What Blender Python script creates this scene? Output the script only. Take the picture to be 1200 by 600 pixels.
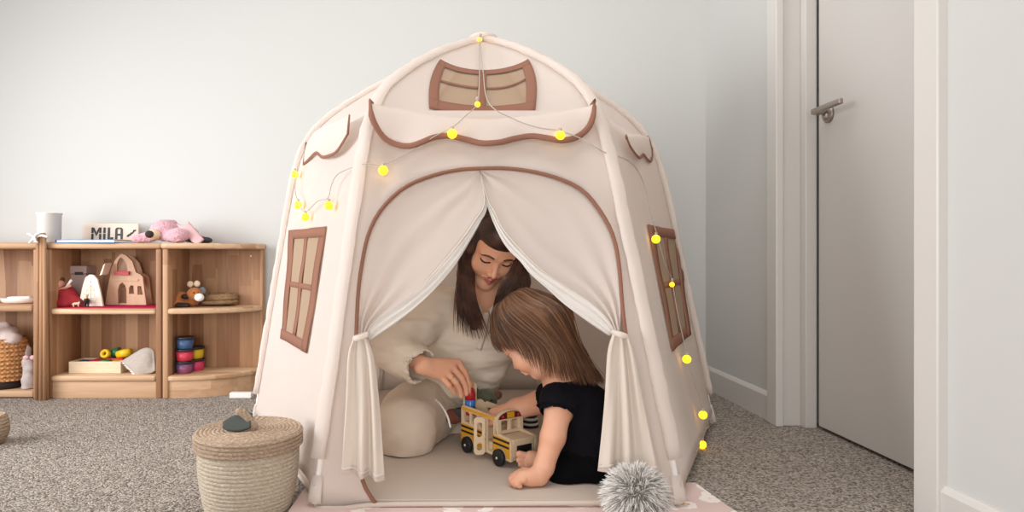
import bpy, bmesh, math, random
import numpy as np
from mathutils import Vector, Matrix, noise
random.seed(7); rng = np.random.default_rng(7)
for o in list(bpy.data.objects): bpy.data.objects.remove(o)
SC = bpy.context.scene; COL = SC.collection
F, PX, PY, CH = 760.0, 530.0, 300.0, 0.55        # focal length in pixels, principal point, camera height

# ---------------------------------------------------------------- camera, world, lights, exposure
cam = bpy.data.cameras.new('camera'); cam.sensor_width = 36; cam.lens = F/1200*36
cam.shift_x = (600-PX)/1200; cam.clip_start = .02
co = bpy.data.objects.new('camera', cam); COL.objects.link(co)
co.location = (0, 0, CH); co.rotation_euler = (math.pi/2, 0, 0); SC.camera = co
SC.view_settings.view_transform = 'Standard'; SC.view_settings.look = 'None'
SC.view_settings.gamma = 1; SC.view_settings.use_curve_mapping = False
SC.view_settings.exposure = 0.0
W = bpy.data.worlds.new('world'); SC.world = W; W.use_nodes = True
W.node_tree.nodes['Background'].inputs[0].default_value = (1.0, .97, .94, 1)
W.node_tree.nodes['Background'].inputs[1].default_value = .62
def area(name, loc, target, sx, sy, power, col, spread=180):
    l = bpy.data.lights.new(name, 'AREA'); l.shape = 'RECTANGLE'; l.size = sx; l.size_y = sy
    l.energy = power; l.color = col; l.spread = math.radians(spread)
    o = bpy.data.objects.new(name, l); COL.objects.link(o); o.location = loc
    o.rotation_euler = (Vector(target)-Vector(loc)).to_track_quat('-Z', 'Y').to_euler()
PW_KEY, PW_FILL, PW_TOP, PW_WORLD = 26, 54, 24, .47
W.node_tree.nodes['Background'].inputs[1].default_value = PW_WORLD
area('window_daylight', (-2.4, 1.2, .95), (0, 2.35, .58), 1.4, 1.3, PW_KEY, (.985, .985, 1.0), 112)
area('room_fill', (-.5, -2.2, .90), (.1, 1.8, .4), 2.4, 1.3, PW_FILL, (1.0, .98, .96))  # added fill panel behind the camera, set low to brighten the tent interior
area('ceiling_bounce_fill', (.1, 1.2, 2.45), (.1, 1.2, 0), 2.0, 1.8, PW_TOP, (1.0, .975, .945))  # added overhead panel standing in for ceiling bounce, lifts right wall and roof

# ---------------------------------------------------------------- helpers
def lin(c):
    if isinstance(c, str): c = [int(c[i:i+2], 16)/255 for i in (0, 2, 4)]
    return tuple((x/12.92 if x <= .04045 else ((x+.055)/1.055)**2.4) for x in c)
def U(px, py, d): return np.array([(px-PX)*d/F, d, CH+(PY-py)*d/F])          # pixel + distance -> point
def G(px, d, z): return np.array([(px-PX)*d/F, d, z])
def floor_at(px, py, z=0): return U(px, py, (CH-z)*F/(py-PY))
def hit(px, py, P0, N):                                                        # pixel ray meets a plane
    r = U(px, py, 1.0)-np.array([0, 0, CH]); o = np.array([0, 0, CH])
    return o+r*(np.dot(np.asarray(P0)-o, N)/np.dot(r, N))
def mesh_of(V, Fc):
    m = bpy.data.meshes.new('m'); m.from_pydata([tuple(map(float, v)) for v in V], [], [tuple(map(int, f)) for f in Fc]); m.update(); return m
def top_loc(o):
    t = np.zeros(3)
    while o: t = t+np.array(o.location); o = o.parent
    return t
def obj(name, geo, mat, parent=None, world=True, smooth=True, solid=0, subsurf=0, label=None, offset=0):
    m = geo if isinstance(geo, bpy.types.Mesh) else mesh_of(*geo)
    m.name = name
    o = bpy.data.objects.new(name, m); COL.objects.link(o)
    for k in (mat if isinstance(mat, (list, tuple)) else [mat]): m.materials.append(k)
    if smooth: m.polygons.foreach_set('use_smooth', [True]*len(m.polygons))
    if parent is not None:
        if world:
            m.transform(Matrix.Translation(Vector(-top_loc(parent))))
        o.parent = parent
    if solid:
        md = o.modifiers.new('s', 'SOLIDIFY'); md.thickness = solid; md.offset = offset
    if subsurf:
        md = o.modifiers.new('u', 'SUBSURF'); md.levels = md.render_levels = subsurf
    if label: o['label'] = label
    return o
def root(name, label, cat, loc=(0, 0, 0), rz=0, group=None):
    o = bpy.data.objects.new(name, None); COL.objects.link(o); o.location = tuple(map(float, loc)); o.rotation_euler = (0, 0, rz)
    o.empty_display_size = .05
    return tag(o, label, cat, group)
def tag(o, label, cat, group=None, kind=None):
    o['label'] = label; o['category'] = cat
    if group: o['group'] = group
    if kind: o['kind'] = kind
    return o
def struct(name, geo, mat, parent=None, smooth=False, **k):
    o = obj(name, geo, mat, parent, smooth=smooth, **k)
    if parent is None: o['kind'] = 'structure'
    return o
def dup(r, loc, rz=None, label=None):
    n = r.copy(); COL.objects.link(n); n.location = tuple(map(float, loc))
    if rz is not None: n.rotation_euler = (0, 0, rz)
    if label: n['label'] = label
    for ch in r.children:
        c = ch.copy(); COL.objects.link(c); c.parent = n
        for g in ch.children:
            d = g.copy(); COL.objects.link(d); d.parent = c
    return n
def join(*gs):
    V, Fc, n = [], [], 0
    for v, f in gs:
        V.append(np.asarray(v, float).reshape(-1, 3)); Fc += [tuple(i+n for i in q) for q in f]; n += len(v)
    return np.concatenate(V), Fc
def xf(g, M):
    v = np.asarray(g[0], float); M = np.array(M); return v@M[:3, :3].T+M[:3, 3], g[1]
def mv(g, d): return np.asarray(g[0], float)+np.asarray(d, float), g[1]
def rot(g, a, ax='Z', c=(0, 0, 0)):
    R = np.array(Matrix.Rotation(a, 3, ax)); c = np.asarray(c, float); return (np.asarray(g[0], float)-c)@R.T+c, g[1]
def from_bm(bm):
    bm.verts.index_update(); g = (np.array([v.co[:] for v in bm.verts]), [tuple(v.index for v in f.verts) for f in bm.faces]); bm.free(); return g
def box(s, c=(0, 0, 0), bev=.004, seg=2):
    bm = bmesh.new(); bmesh.ops.create_cube(bm, size=1)
    bmesh.ops.scale(bm, vec=s, verts=bm.verts)
    if bev: bmesh.ops.bevel(bm, geom=bm.edges[:], offset=min(bev, min(s)*.45), segments=seg, affect='EDGES', profile=.5)
    return mv(from_bm(bm), c)
def box2(x0, x1, y0, y1, z0, z1, bev=.004, seg=2): return box((x1-x0, y1-y0, z1-z0), ((x0+x1)/2, (y0+y1)/2, (z0+z1)/2), bev, seg)
def resample(P, n, closed=False):
    P = np.asarray(P, float)
    if closed: P = np.vstack([P, P[:1]])
    L = np.r_[0, np.cumsum(np.linalg.norm(np.diff(P, axis=0), axis=1))]
    s = np.linspace(0, L[-1], n+1)[:-1] if closed else np.linspace(0, L[-1], n)
    return np.stack([np.interp(s, L, P[:, i]) for i in range(P.shape[1])], 1)
def spline(P, n):
    P = np.asarray(P, float); m = len(P)
    if m < 3: return resample(P, n)
    Q = np.vstack([2*P[0]-P[1], P, 2*P[-1]-P[-2]]); out = []
    L = np.r_[0, np.cumsum(np.linalg.norm(np.diff(P, axis=0), axis=1)+1e-9)]
    for s in np.linspace(0, L[-1], n):
        i = min(max(np.searchsorted(L, s, 'right')-1, 0), m-2); t = (s-L[i])/(L[i+1]-L[i])
        a, b, c, d = Q[i:i+4]
        out.append(.5*((2*b)+(-a+c)*t+(2*a-5*b+4*c-d)*t*t+(-a+3*b-3*c+d)*t**3))
    return np.array(out)
def tube(P, r, seg=8, caps=True, closed=False, flat=1.0, up=None):
    P = np.asarray(P, float); n = len(P); r = np.broadcast_to(np.asarray(r, float), (n,))
    T = np.gradient(P, axis=0) if not closed else np.roll(P, -1, 0)-np.roll(P, 1, 0)
    T /= np.linalg.norm(T, axis=1)[:, None]+1e-12
    u = np.array(up if up is not None else ((0, 0, 1) if abs(T[0][2]) < .9 else (1, 0, 0)), float)
    V = []
    for i in range(n):
        if up is not None: u = np.array(up, float)
        u = u-T[i]*np.dot(u, T[i]); u /= np.linalg.norm(u)+1e-12; w = np.cross(T[i], u)
        for k in range(seg):
            a = 2*math.pi*k/seg; V.append(P[i]+r[i]*(math.cos(a)*u+flat*math.sin(a)*w))
    Fc = []
    for i in range(n if closed else n-1):
        j = (i+1) % n
        for k in range(seg): Fc.append((i*seg+k, i*seg+(k+1) % seg, j*seg+(k+1) % seg, j*seg+k))
    if caps and not closed: Fc += [tuple(range(seg))[::-1], tuple((n-1)*seg+k for k in range(seg))]
    return np.array(V), Fc
def lathe(prof, seg=24, c=(0, 0, 0)):
    V, Fc = [], []; n = len(prof)
    for k in range(seg):
        a = 2*math.pi*k/seg
        for r, z in prof: V.append((r*math.cos(a), r*math.sin(a), z))
    for k in range(seg):
        j = (k+1) % seg
        for i in range(n-1): Fc.append((k*n+i, j*n+i, j*n+i+1, k*n+i+1))
    if prof[0][0] > 1e-6: Fc.append(tuple(k*n for k in range(seg))[::-1])
    if prof[-1][0] > 1e-6: Fc.append(tuple(k*n+n-1 for k in range(seg)))
    bm = bmesh.new(); vs = [bm.verts.new(v) for v in V]
    for f in Fc:
        try: bm.faces.new([vs[i] for i in f])
        except ValueError: pass
    bmesh.ops.remove_doubles(bm, verts=bm.verts, dist=1e-6)
    return mv(from_bm(bm), c)
def ball(r, c=(0, 0, 0), seg=20, R=None):
    bm = bmesh.new(); bmesh.ops.create_uvsphere(bm, u_segments=seg, v_segments=seg//2+2, radius=1)
    g = from_bm(bm); v = g[0]*np.asarray(r if hasattr(r, '__len__') else (r, r, r), float)
    if R is not None: v = v@np.array(R).T
    return v+np.asarray(c, float), g[1]
def grid(Fn, nu, nv, closed_u=False):
    V = [Fn(i/(nu if closed_u else nu-1), j/(nv-1)) for i in range(nu) for j in range(nv)]; Fc = []
    for i in range(nu if closed_u else nu-1):
        for j in range(nv-1):
            k = (i+1) % nu; Fc.append((i*nv+j, k*nv+j, k*nv+j+1, i*nv+j+1))
    return np.array(V), Fc
def strip(A, B, n=6, fold=None):
    A = np.asarray(A); B = np.asarray(B); m = len(A)
    def fn(u, v):
        i = int(round(u*(m-1))); p = A[i]*(1-v)+B[i]*v
        return p+(fold(u, v) if fold else 0)
    return grid(fn, m, n)
def plate(outer, holes=(), t=.01, bev=0.0, y=0.0):                             # an outline in XZ with holes, thickness along Y
    cu = bpy.data.curves.new('c', 'CURVE'); cu.dimensions = '2D'; cu.fill_mode = 'BOTH'; cu.extrude = t/2-bev; cu.bevel_depth = bev; cu.bevel_resolution = 1; cu.offset = -bev
    for pts in [outer]+list(holes):
        s = cu.splines.new('POLY'); s.points.add(len(pts)-1); s.use_cyclic_u = True
        for p, q in zip(s.points, pts): p.co = (q[0], q[1], 0, 1)
    o = bpy.data.objects.new('c', cu); COL.objects.link(o)
    m = bpy.data.meshes.new_from_object(o.evaluated_get(bpy.context.evaluated_depsgraph_get()))
    g = (np.array([v.co[:] for v in m.vertices]), [tuple(f.vertices) for f in m.polygons])
    bpy.data.objects.remove(o); bpy.data.curves.remove(cu); bpy.data.meshes.remove(m)
    v = g[0]; return np.stack([v[:, 0], -v[:, 2]+y, v[:, 1]], 1), g[1]
def lettering(s, size, t=.002, bold=0.0):
    cu = bpy.data.curves.new('t', 'FONT'); cu.body = s; cu.size = size; cu.extrude = t/2; cu.offset = bold; cu.align_x = 'CENTER'
    o = bpy.data.objects.new('t', cu); COL.objects.link(o)
    m = bpy.data.meshes.new_from_object(o.evaluated_get(bpy.context.evaluated_depsgraph_get()))
    g = (np.array([v.co[:] for v in m.vertices]), [tuple(f.vertices) for f in m.polygons])
    bpy.data.objects.remove(o); bpy.data.curves.remove(cu); bpy.data.meshes.remove(m)
    v = g[0]; return np.stack([v[:, 0], -v[:, 2], v[:, 1]], 1), g[1]
def rrect(x0, x1, z0, z1, r, n=5):
    P = []
    for cx, cz, a in ((x1-r, z1-r, 0), (x0+r, z1-r, 90), (x0+r, z0+r, 180), (x1-r, z0+r, 270)):
        P += [(cx+r*math.cos(math.radians(a+90*i/n)), cz+r*math.sin(math.radians(a+90*i/n))) for i in range(n+1)]
    return P
def archp(x0, x1, z0, z1, n=10):
    r = (x1-x0)/2; c = (x0+x1)/2
    return [(x0, z0), (x1, z0)]+[(c+r*math.cos(math.pi*i/n), z1-r+r*math.sin(math.pi*i/n)) for i in range(n+1)]
# --- soft bodies: smooth union of shapes on a grid, skinned with surface nets
class Soft:
    def __init__(s, lo, hi, h):
        s.lo = np.array(lo, float); s.h = h; s.n = np.ceil((np.array(hi)-s.lo)/h).astype(int)+1
        s.D = np.full(s.n, .05, np.float32)
    def _blk(s, lo, hi):
        a = np.clip(np.floor((lo-s.lo)/s.h).astype(int), 0, s.n-1); b = np.clip(np.ceil((hi-s.lo)/s.h).astype(int)+1, 1, s.n)
        if np.any(b-a < 1): return None, None
        ax = [(s.lo[i]+s.h*np.arange(a[i], b[i])).astype(np.float32) for i in range(3)]
        return tuple(slice(a[i], b[i]) for i in range(3)), np.stack(np.meshgrid(*ax, indexing='ij'), -1)
    def _mix(s, sl, d, k, sub):
        if sub:
            e = -d; D = s.D[sl]; h = np.clip(.5+.5*(e-D)/max(k, 1e-5), 0, 1); s.D[sl] = D*(1-h)+e*h+k*h*(1-h)
        else:
            D = s.D[sl]; h = np.clip(.5+.5*(D-d)/max(k, 1e-5), 0, 1); s.D[sl] = D*(1-h)+d*h-k*h*(1-h)
    def cap(s, a, b, ra, rb, k=.01, sub=False, fr=None):
        a, b = np.array(a, float), np.array(b, float)
        if fr is not None: a, b = fr(a), fr(b)
        m = max(ra, rb)+k+.02; sl, p = s._blk(np.minimum(a, b)-m, np.maximum(a, b)+m)
        if sl is None: return s
        pa = p-a.astype(np.float32); ba = (b-a).astype(np.float32); h = np.clip(pa@ba/max(float(ba@ba), 1e-9), 0, 1)
        s._mix(sl, np.linalg.norm(pa-h[..., None]*ba, axis=-1)-(ra+(rb-ra)*h), k, sub); return s
    def chain(s, P, R, k=.01, **q):
        for i in range(len(P)-1): s.cap(P[i], P[i+1], R[i], R[i+1], k, **q)
        return s
    def ell(s, c, r, k=.01, R=None, sub=False, fr=None):
        c = np.array(c, float); r = np.array(r, np.float32)
        if fr is not None: c = fr(c); R = fr.R if R is None else fr.R@np.array(R)
        m = float(r.max())+k+.02; sl, p = s._blk(c-m, c+m)
        if sl is None: return s
        q = p-c.astype(np.float32)
        if R is not None: q = q@np.array(R, np.float32)
        k0 = np.linalg.norm(q/r, axis=-1); k1 = np.linalg.norm(q/(r*r), axis=-1)+1e-9
        s._mix(sl, k0*(k0-1)/k1, k, sub); return s
    def cut_below(s, z):
        ax = s.lo[2]+s.h*np.arange(s.n[2]); s.D = np.maximum(s.D, (z-ax)[None, None, :].astype(np.float32)); return s
    def cut_plane(s, p0, nrm):
        nrm = np.array(nrm, float)/np.linalg.norm(nrm); g = 0
        for i in range(3):
            sh = [1, 1, 1]; sh[i] = -1; g = g+((s.lo[i]+s.h*np.arange(s.n[i])-p0[i])*nrm[i]).reshape(sh)
        s.D = np.maximum(s.D, g.astype(np.float32)); return s
    def mesh(s):
        D = s.D; n = s.n; st = np.array([n[1]*n[2], n[2], 1]); ids, pts, quads = [], [], []
        for a in range(3):
            s0 = [slice(None)]*3; s1 = [slice(None)]*3; s0[a] = slice(0, -1); s1[a] = slice(1, None)
            d0, d1 = D[tuple(s0)], D[tuple(s1)]
            I = np.stack(np.nonzero((d0 < 0) != (d1 < 0)), 1)
            b, c = (a+1) % 3, (a+2) % 3
            I = I[(I[:, b] > 0) & (I[:, c] > 0) & (I[:, b] < n[b]-1) & (I[:, c] < n[c]-1)]
            if not len(I): continue
            v0 = d0[tuple(I.T)]; v1 = d1[tuple(I.T)]; P = I.astype(float); P[:, a] += v0/(v0-v1)
            eb = np.zeros(3, int); eb[b] = 1; ec = np.zeros(3, int); ec[c] = 1
            q = np.stack([(I-eb-ec)@st, (I-ec)@st, I@st, (I-eb)@st], 1)
            f = v0 > 0; q[f] = q[f][:, ::-1]
            quads.append(q); ids.append(q.ravel()); pts.append(np.repeat(P, 4, 0))
        q = np.concatenate(quads); P = np.concatenate(pts); i = np.concatenate([x for x in ids])
        u, inv = np.unique(i, return_inverse=True); inv = inv.ravel()
        cnt = np.bincount(inv); V = np.stack([np.bincount(inv, P[:, k])/cnt for k in range(3)], 1)
        return s.lo+V*s.h, np.searchsorted(u, q).tolist()
class Frame:                                                                   # a local frame for heads, hands, toys
    def __init__(s, c, R, sc=1.0): s.c = np.array(c, float); s.R = np.array(R, float); s.s = sc
    def __call__(s, p): return s.c+s.s*(s.R@np.array(p, float))
def wrinkle(g, amp, sc, seed=0):
    V = np.asarray(g[0], float).copy(); m = mesh_of(V, g[1]); N = np.array([v.normal[:] for v in m.vertices]); bpy.data.meshes.remove(m)
    sc = np.array(sc if hasattr(sc, '__len__') else (sc, sc, sc), float)
    for i in range(len(V)): V[i] += N[i]*amp*noise.noise(Vector(V[i]*sc+seed))
    return V, g[1]
def strands(paths, r, seg=3):                                                  # fast bundle of tapered strands
    V, Fc = [], []; n0 = 0
    for P in paths:
        m = len(P); T = np.gradient(P, axis=0); T /= np.linalg.norm(T, axis=1)[:, None]+1e-9
        u = np.cross(T, (.3, .5, .81)); u /= np.linalg.norm(u, axis=1)[:, None]+1e-9; w = np.cross(T, u)
        rr = (r*np.sqrt(np.clip(1-np.linspace(0, 1, m)**3, .02, 1)))[:, None]
        for k in range(seg):
            a = 2*math.pi*k/seg; V.append(P+rr*(math.cos(a)*u+math.sin(a)*w))
        for i in range(m-1):
            for k in range(seg):
                j = (k+1) % seg; Fc.append((n0+k*m+i, n0+j*m+i, n0+j*m+i+1, n0+k*m+i+1))
        n0 += seg*m
    return np.concatenate(V), Fc

# ---------------------------------------------------------------- materials
def mat(name, col, rough=.6, metal=0, spec=.5, bump=0, bscale=200, bdist=.002, var=0, vscale=8, col2=None, stretch=(1, 1, 1), sheen=0, trans=0, detail=3, sss=0, emit=None, estr=0, alpha=1):
    m = bpy.data.materials.new(name); m.use_nodes = True; N = m.node_tree.nodes; L = m.node_tree.links
    b = N['Principled BSDF']; c = (*lin(col), 1)
    b.inputs['Base Color'].default_value = c; b.inputs['Roughness'].default_value = rough; b.inputs['Metallic'].default_value = metal
    b.inputs['Specular IOR Level'].default_value = spec; b.inputs['Sheen Weight'].default_value = sheen
    if sss: b.inputs['Subsurface Weight'].default_value = sss; b.inputs['Subsurface Radius'].default_value = (.012, .005, .003)
    if emit: b.inputs['Emission Color'].default_value = (*lin(emit), 1); b.inputs['Emission Strength'].default_value = estr
    if alpha < 1: b.inputs['Alpha'].default_value = alpha
    tc = N.new('ShaderNodeTexCoord'); mp = N.new('ShaderNodeMapping'); mp.inputs['Scale'].default_value = stretch
    L.new(tc.outputs['Object'], mp.inputs['Vector'])
    if var or col2:
        n = N.new('ShaderNodeTexNoise'); n.inputs['Scale'].default_value = vscale; n.inputs['Detail'].default_value = detail
        L.new(mp.outputs[0], n.inputs['Vector'])
        r = N.new('ShaderNodeValToRGB'); L.new(n.outputs['Fac'], r.inputs[0])
        r.color_ramp.elements[0].position = .32; r.color_ramp.elements[1].position = .68
        r.color_ramp.elements[0].color = c if col2 else (*[x*(1-var) for x in c[:3]], 1)
        r.color_ramp.elements[1].color = (*lin(col2), 1) if col2 else (*[min(1, x*(1+var)) for x in c[:3]], 1)
        L.new(r.outputs[0], b.inputs['Base Color'])
    if bump:
        n = N.new('ShaderNodeTexNoise'); n.inputs['Scale'].default_value = bscale; n.inputs['Detail'].default_value = 2; L.new(mp.outputs[0], n.inputs['Vector'])
        p = N.new('ShaderNodeBump'); p.inputs['Strength'].default_value = bump; p.inputs['Distance'].default_value = bdist
        L.new(n.outputs['Fac'], p.inputs['Height']); L.new(p.outputs[0], b.inputs['Normal'])
    if trans:
        t = N.new('ShaderNodeBsdfTranslucent'); x = N.new('ShaderNodeMixShader'); x.inputs[0].default_value = trans
        src = b.inputs['Base Color'].links
        if src: L.new(src[0].from_socket, t.inputs[0])
        else: t.inputs[0].default_value = c
        L.new(b.outputs[0], x.inputs[1]); L.new(t.outputs[0], x.inputs[2]); L.new(x.outputs[0], N['Material Output'].inputs['Surface'])
    return m
def wood(name, c1, c2, axis='Z', plank=9.0, rough=.5):
    m = bpy.data.materials.new(name); m.use_nodes = True; N = m.node_tree.nodes; L = m.node_tree.links; b = N['Principled BSDF']
    b.inputs['Roughness'].default_value = rough; b.inputs['Specular IOR Level'].default_value = .35
    tc = N.new('ShaderNodeTexCoord'); i = 'XYZ'.index(axis)
    m1 = N.new('ShaderNodeMapping'); s = [38, 38, 38]; s[i] = 2.2; m1.inputs['Scale'].default_value = s
    m2 = N.new('ShaderNodeMapping'); s = [plank*2.2]*3; s[i] = 1.3; m2.inputs['Scale'].default_value = s
    L.new(tc.outputs['Object'], m1.inputs[0]); L.new(tc.outputs['Object'], m2.inputs[0])
    n = N.new('ShaderNodeTexNoise'); n.inputs['Scale'].default_value = 1.6; n.inputs['Detail'].default_value = 5; n.inputs['Distortion'].default_value = .5; L.new(m1.outputs[0], n.inputs[0])
    v = N.new('ShaderNodeTexVoronoi'); v.inputs['Scale'].default_value = 1.0; v.distance = 'CHEBYCHEV'; v.inputs['Randomness'].default_value = .35; L.new(m2.outputs[0], v.inputs[0])
    sp = N.new('ShaderNodeSeparateColor'); L.new(v.outputs['Color'], sp.inputs[0])
    a = N.new('ShaderNodeMath'); a.operation = 'MULTIPLY_ADD'; a.inputs[1].default_value = .55; L.new(sp.outputs[0], a.inputs[0])
    k = N.new('ShaderNodeMath'); k.operation = 'MULTIPLY'; k.inputs[1].default_value = .55; L.new(n.outputs['Fac'], k.inputs[0]); L.new(k.outputs[0], a.inputs[2])
    r = N.new('ShaderNodeValToRGB'); L.new(a.outputs[0], r.inputs[0]); r.color_ramp.elements[0].position = .15; r.color_ramp.elements[1].position = .85
    r.color_ramp.elements[0].color = (*lin(c2), 1); r.color_ramp.elements[1].color = (*lin(c1), 1); L.new(r.outputs[0], b.inputs['Base Color'])
    return m
def carpet_mat():
    m = bpy.data.materials.new('carpet'); m.use_nodes = True; N = m.node_tree.nodes; L = m.node_tree.links; b = N['Principled BSDF']
    b.inputs['Roughness'].default_value = .95; b.inputs['Specular IOR Level'].default_value = .1
    tc = N.new('ShaderNodeTexCoord')
    v = N.new('ShaderNodeTexVoronoi'); v.inputs['Scale'].default_value = 210; L.new(tc.outputs['Object'], v.inputs[0])
    n = N.new('ShaderNodeTexNoise'); n.inputs['Scale'].default_value = 150; n.inputs['Detail'].default_value = 3; L.new(tc.outputs['Object'], n.inputs[0])
    sp = N.new('ShaderNodeSeparateColor'); L.new(v.outputs['Color'], sp.inputs[0])
    a = N.new('ShaderNodeMix'); a.inputs[0].default_value = .5; L.new(sp.outputs[0], a.inputs[2]); L.new(n.outputs['Fac'], a.inputs[3])
    r = N.new('ShaderNodeValToRGB'); L.new(a.outputs[0], r.inputs[0])
    e = r.color_ramp.elements; e[0].position = .22; e[0].color = (*lin('665b53'), 1); e[1].position = .74; e[1].color = (*lin('c8bdb2'), 1)
    L.new(r.outputs[0], b.inputs['Base Color'])
    p = N.new('ShaderNodeBump'); p.inputs['Strength'].default_value = .9; p.inputs['Distance'].default_value = .006
    iv = N.new('ShaderNodeMath'); iv.operation = 'SUBTRACT'; iv.inputs[0].default_value = 1; L.new(v.outputs['Distance'], iv.inputs[1])
    L.new(iv.outputs[0], p.inputs['Height']); L.new(p.outputs[0], b.inputs['Normal'])
    return m
M = {}
M['paint'] = mat('wall_paint', 'cbcbc8', .7, spec=.3, bump=.05, bscale=120, bdist=.001)
M['gloss'] = mat('gloss_paint', 'd3cfca', .32, spec=.4)
M['door'] = mat('door_paint', 'cbc7c2', .3, spec=.4)
M['carpet'] = carpet_mat()
M['canvas'] = mat('cream_canvas', 'f6eee8', .9, spec=.1, bump=.15, bscale=900, bdist=.0006, trans=.55)
M['sheer'] = mat('white_sheer_cotton', 'eadfd3', .9, spec=.1, bump=.2, bscale=500, bdist=.001, trans=.35)
M['gauze'] = mat('white_gauze_edge', 'f7f2ec', .9, spec=.1, bump=.3, bscale=500, bdist=.001, trans=.25)
M['brown'] = mat('brown_cotton_trim', '8f6655', .85, spec=.1, bump=.1, bscale=700, bdist=.0006)
M['pane'] = mat('tan_mesh_pane', 'b59c84', .9, spec=.1, bump=.2, bscale=1200, bdist=.0005, trans=.2)
M['net'] = mat('tan_see_through_net', 'ad937a', .9, spec=.1, alpha=.72)
M['pole'] = mat('white_pole', 'eeeae6', .4)
M['mattress'] = mat('beige_floor_pad', 'cbbdb0', .9, spec=.1, bump=.2, bscale=300, bdist=.001)
M['steel'] = mat('brushed_steel', 'a89d94', .4, metal=.8)
M['wood'] = wood('rubberwood_upright', 'c39a76', '875a3c', 'Z')
M['woodx'] = wood('rubberwood_level', 'd9b794', 'a87c58', 'X')
M['ply'] = mat('birch_ply', 'e3cdae', .55, var=.08, vscale=60, stretch=(.2, 1, 1))

# ---------------------------------------------------------------- the room
YB = 2.73
struct('floor', box2(-3.2, 1.5, -1.2, YB+.1, -.05, 0, 0), M['carpet'])
struct('wall_back', box2(-3.2, 1.3, YB, YB+.1, 0, 2.4, 0), M['paint'])
struct('wall_right', join(box2(1.067, 1.30, 2.135, YB, 0, 2.4, 0), box2(.985, 1.30, -1.2, 1.30, 0, 2.4, 0), box2(1.215, 1.30, 1.3, 2.135, 0, 2.4, 0), box2(.985, 1.215, 1.3, 2.135, 2.08, 2.4, 0)), M['paint'])
dr = struct('door_1', box2(1.165, 1.203, 1.335, 2.062, .010, 2.04, .002), M['door'])
hx, hy, hz = 1.165, 2.005, .995
hr = obj('door_handle', rot(lathe([(.0, 0), (.027, 0), (.027, .006), (.022, .010), (.0, .010)], 28), -math.pi/2, 'Y'), M['steel'], dr, world=False, label='brushed steel door handle')
hr.data.transform(Matrix.Translation((hx, hy, hz-.006)))
obj('lever', join(tube([(hx-.004, hy, hz), (hx-.045, hy, hz)], .009, 14), mv(box((.013, .150, .018), (0, 0, 0), .004), (hx-.048, hy-.068, hz+.001)),
    mv(rot(ball((.009, .012, .012)), 0), (hx-.01, hy, hz-.014))), M['steel'], hr, world=False)
struct('trim_1', join(box2(1.043, 1.067, 2.088, 2.152, 0, 2.11, .003), box2(1.067, 1.128, 2.100, 2.135, 0, 2.08, .002), box2(1.128, 1.164, 2.070, 2.135, 0, 2.06, .002)), M['gloss'])
struct('trim_2', join(box2(.965, .990, 1.290, 1.358, 0, 2.10, .003), box2(.990, 1.215, 1.290, 1.330, 0, 2.08, .002)), M['gloss'])
def skirt(y0, y1, x, h=.093, t=.014):
    return mv(rot(xf(plate([(0, 0), (t, 0), (t, h-.012), (t*.55, h-.003), (t*.3, h), (0, h)], t=abs(y1-y0)), Matrix.Identity(4)), math.pi), (x, (y0+y1)/2, 0))
struct('baseboard_right', join(skirt(2.165, YB, 1.067), skirt(-1.2, 1.29, .985)), M['gloss'])
struct('baseboard_back', mv(rot(plate([(0, 0), (.014, 0), (.014, .081), (.006, .093), (0, .093)], t=4.2), -math.pi/2), (-1.05, YB, 0)), M['gloss'])

# ---------------------------------------------------------------- the play tent
TC = np.array([.10, 2.10, 0])
BASE = np.array([(-.300, 1.407, 0), (.497, 1.407, 0), (.842, 2.095, 0), (.49, 2.60, 0), (-.29, 2.60, 0), (-.640, 2.095, 0)])
SHO = np.array([(-.204, 1.615, .938), (.362, 1.615, .938), (.652, 2.10, .930), (.37, 2.44, .93), (-.17, 2.44, .93), (-.490, 2.10, .930)])
APEX = np.array([.10, 2.10, 1.252])
def ridge(k, n=28):
    B, S = BASE[k].copy(), SHO[k]; B[2] = .03
    low = [B+(S-B)*t for t in np.linspace(0, 1, 13)]
    c = (S+APEX)/2+np.array([0, 0, .038])+(S-APEX)*np.array([1, 1, 0])*.10
    up = [(1-t)**2*S+2*t*(1-t)*c+t*t*APEX for t in np.linspace(0, 1, 13)[1:]]
    P = np.array(low+up)
    for _ in range(4): P[1:-1] = .25*P[:-2]+.5*P[1:-1]+.25*P[2:]
    return P                                  # 25 points, 12 = shoulder
RID = [ridge(k) for k in range(6)]
def plane(k):
    j = (k+1) % 6; a, b, s = BASE[k], BASE[j], (SHO[k]+SHO[j])/2
    n = np.cross(b-a, s-a); n /= np.linalg.norm(n)
    if np.dot(n, a+b-2*TC) < 0: n = -n
    return a, n
PF, PL, PR = plane(0), plane(5), plane(1)
def on(P, px, py, off=0.0): return hit(px, py, P[0], P[1])+P[1]*off
def wallmid(k, t, s):
    j = (k+1) % 6; i = t*24; a = int(min(i, 23)); f = i-a
    A = RID[k][a]*(1-f)+RID[k][a+1]*f; B = RID[j][a]*(1-f)+RID[j][a+1]*f
    return A, B
def roofpt(k, s, t, off=0.0):                 # s across, t 0 shoulder .. 1 apex
    A, B = wallmid(k, .5+t*.5, s); p = A*(1-s)+B*s
    n = (A+B)/2-TC; n[2] = .9*np.linalg.norm(n[:2])*1.0; n /= np.linalg.norm(n)
    p = p-n*(.022*4*s*(1-s)*math.sin(math.pi*min(1, max(t, 0))))+n*off
    p[2] -= .034*4*s*(1-s)*(1-t)**2
    return p
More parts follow.
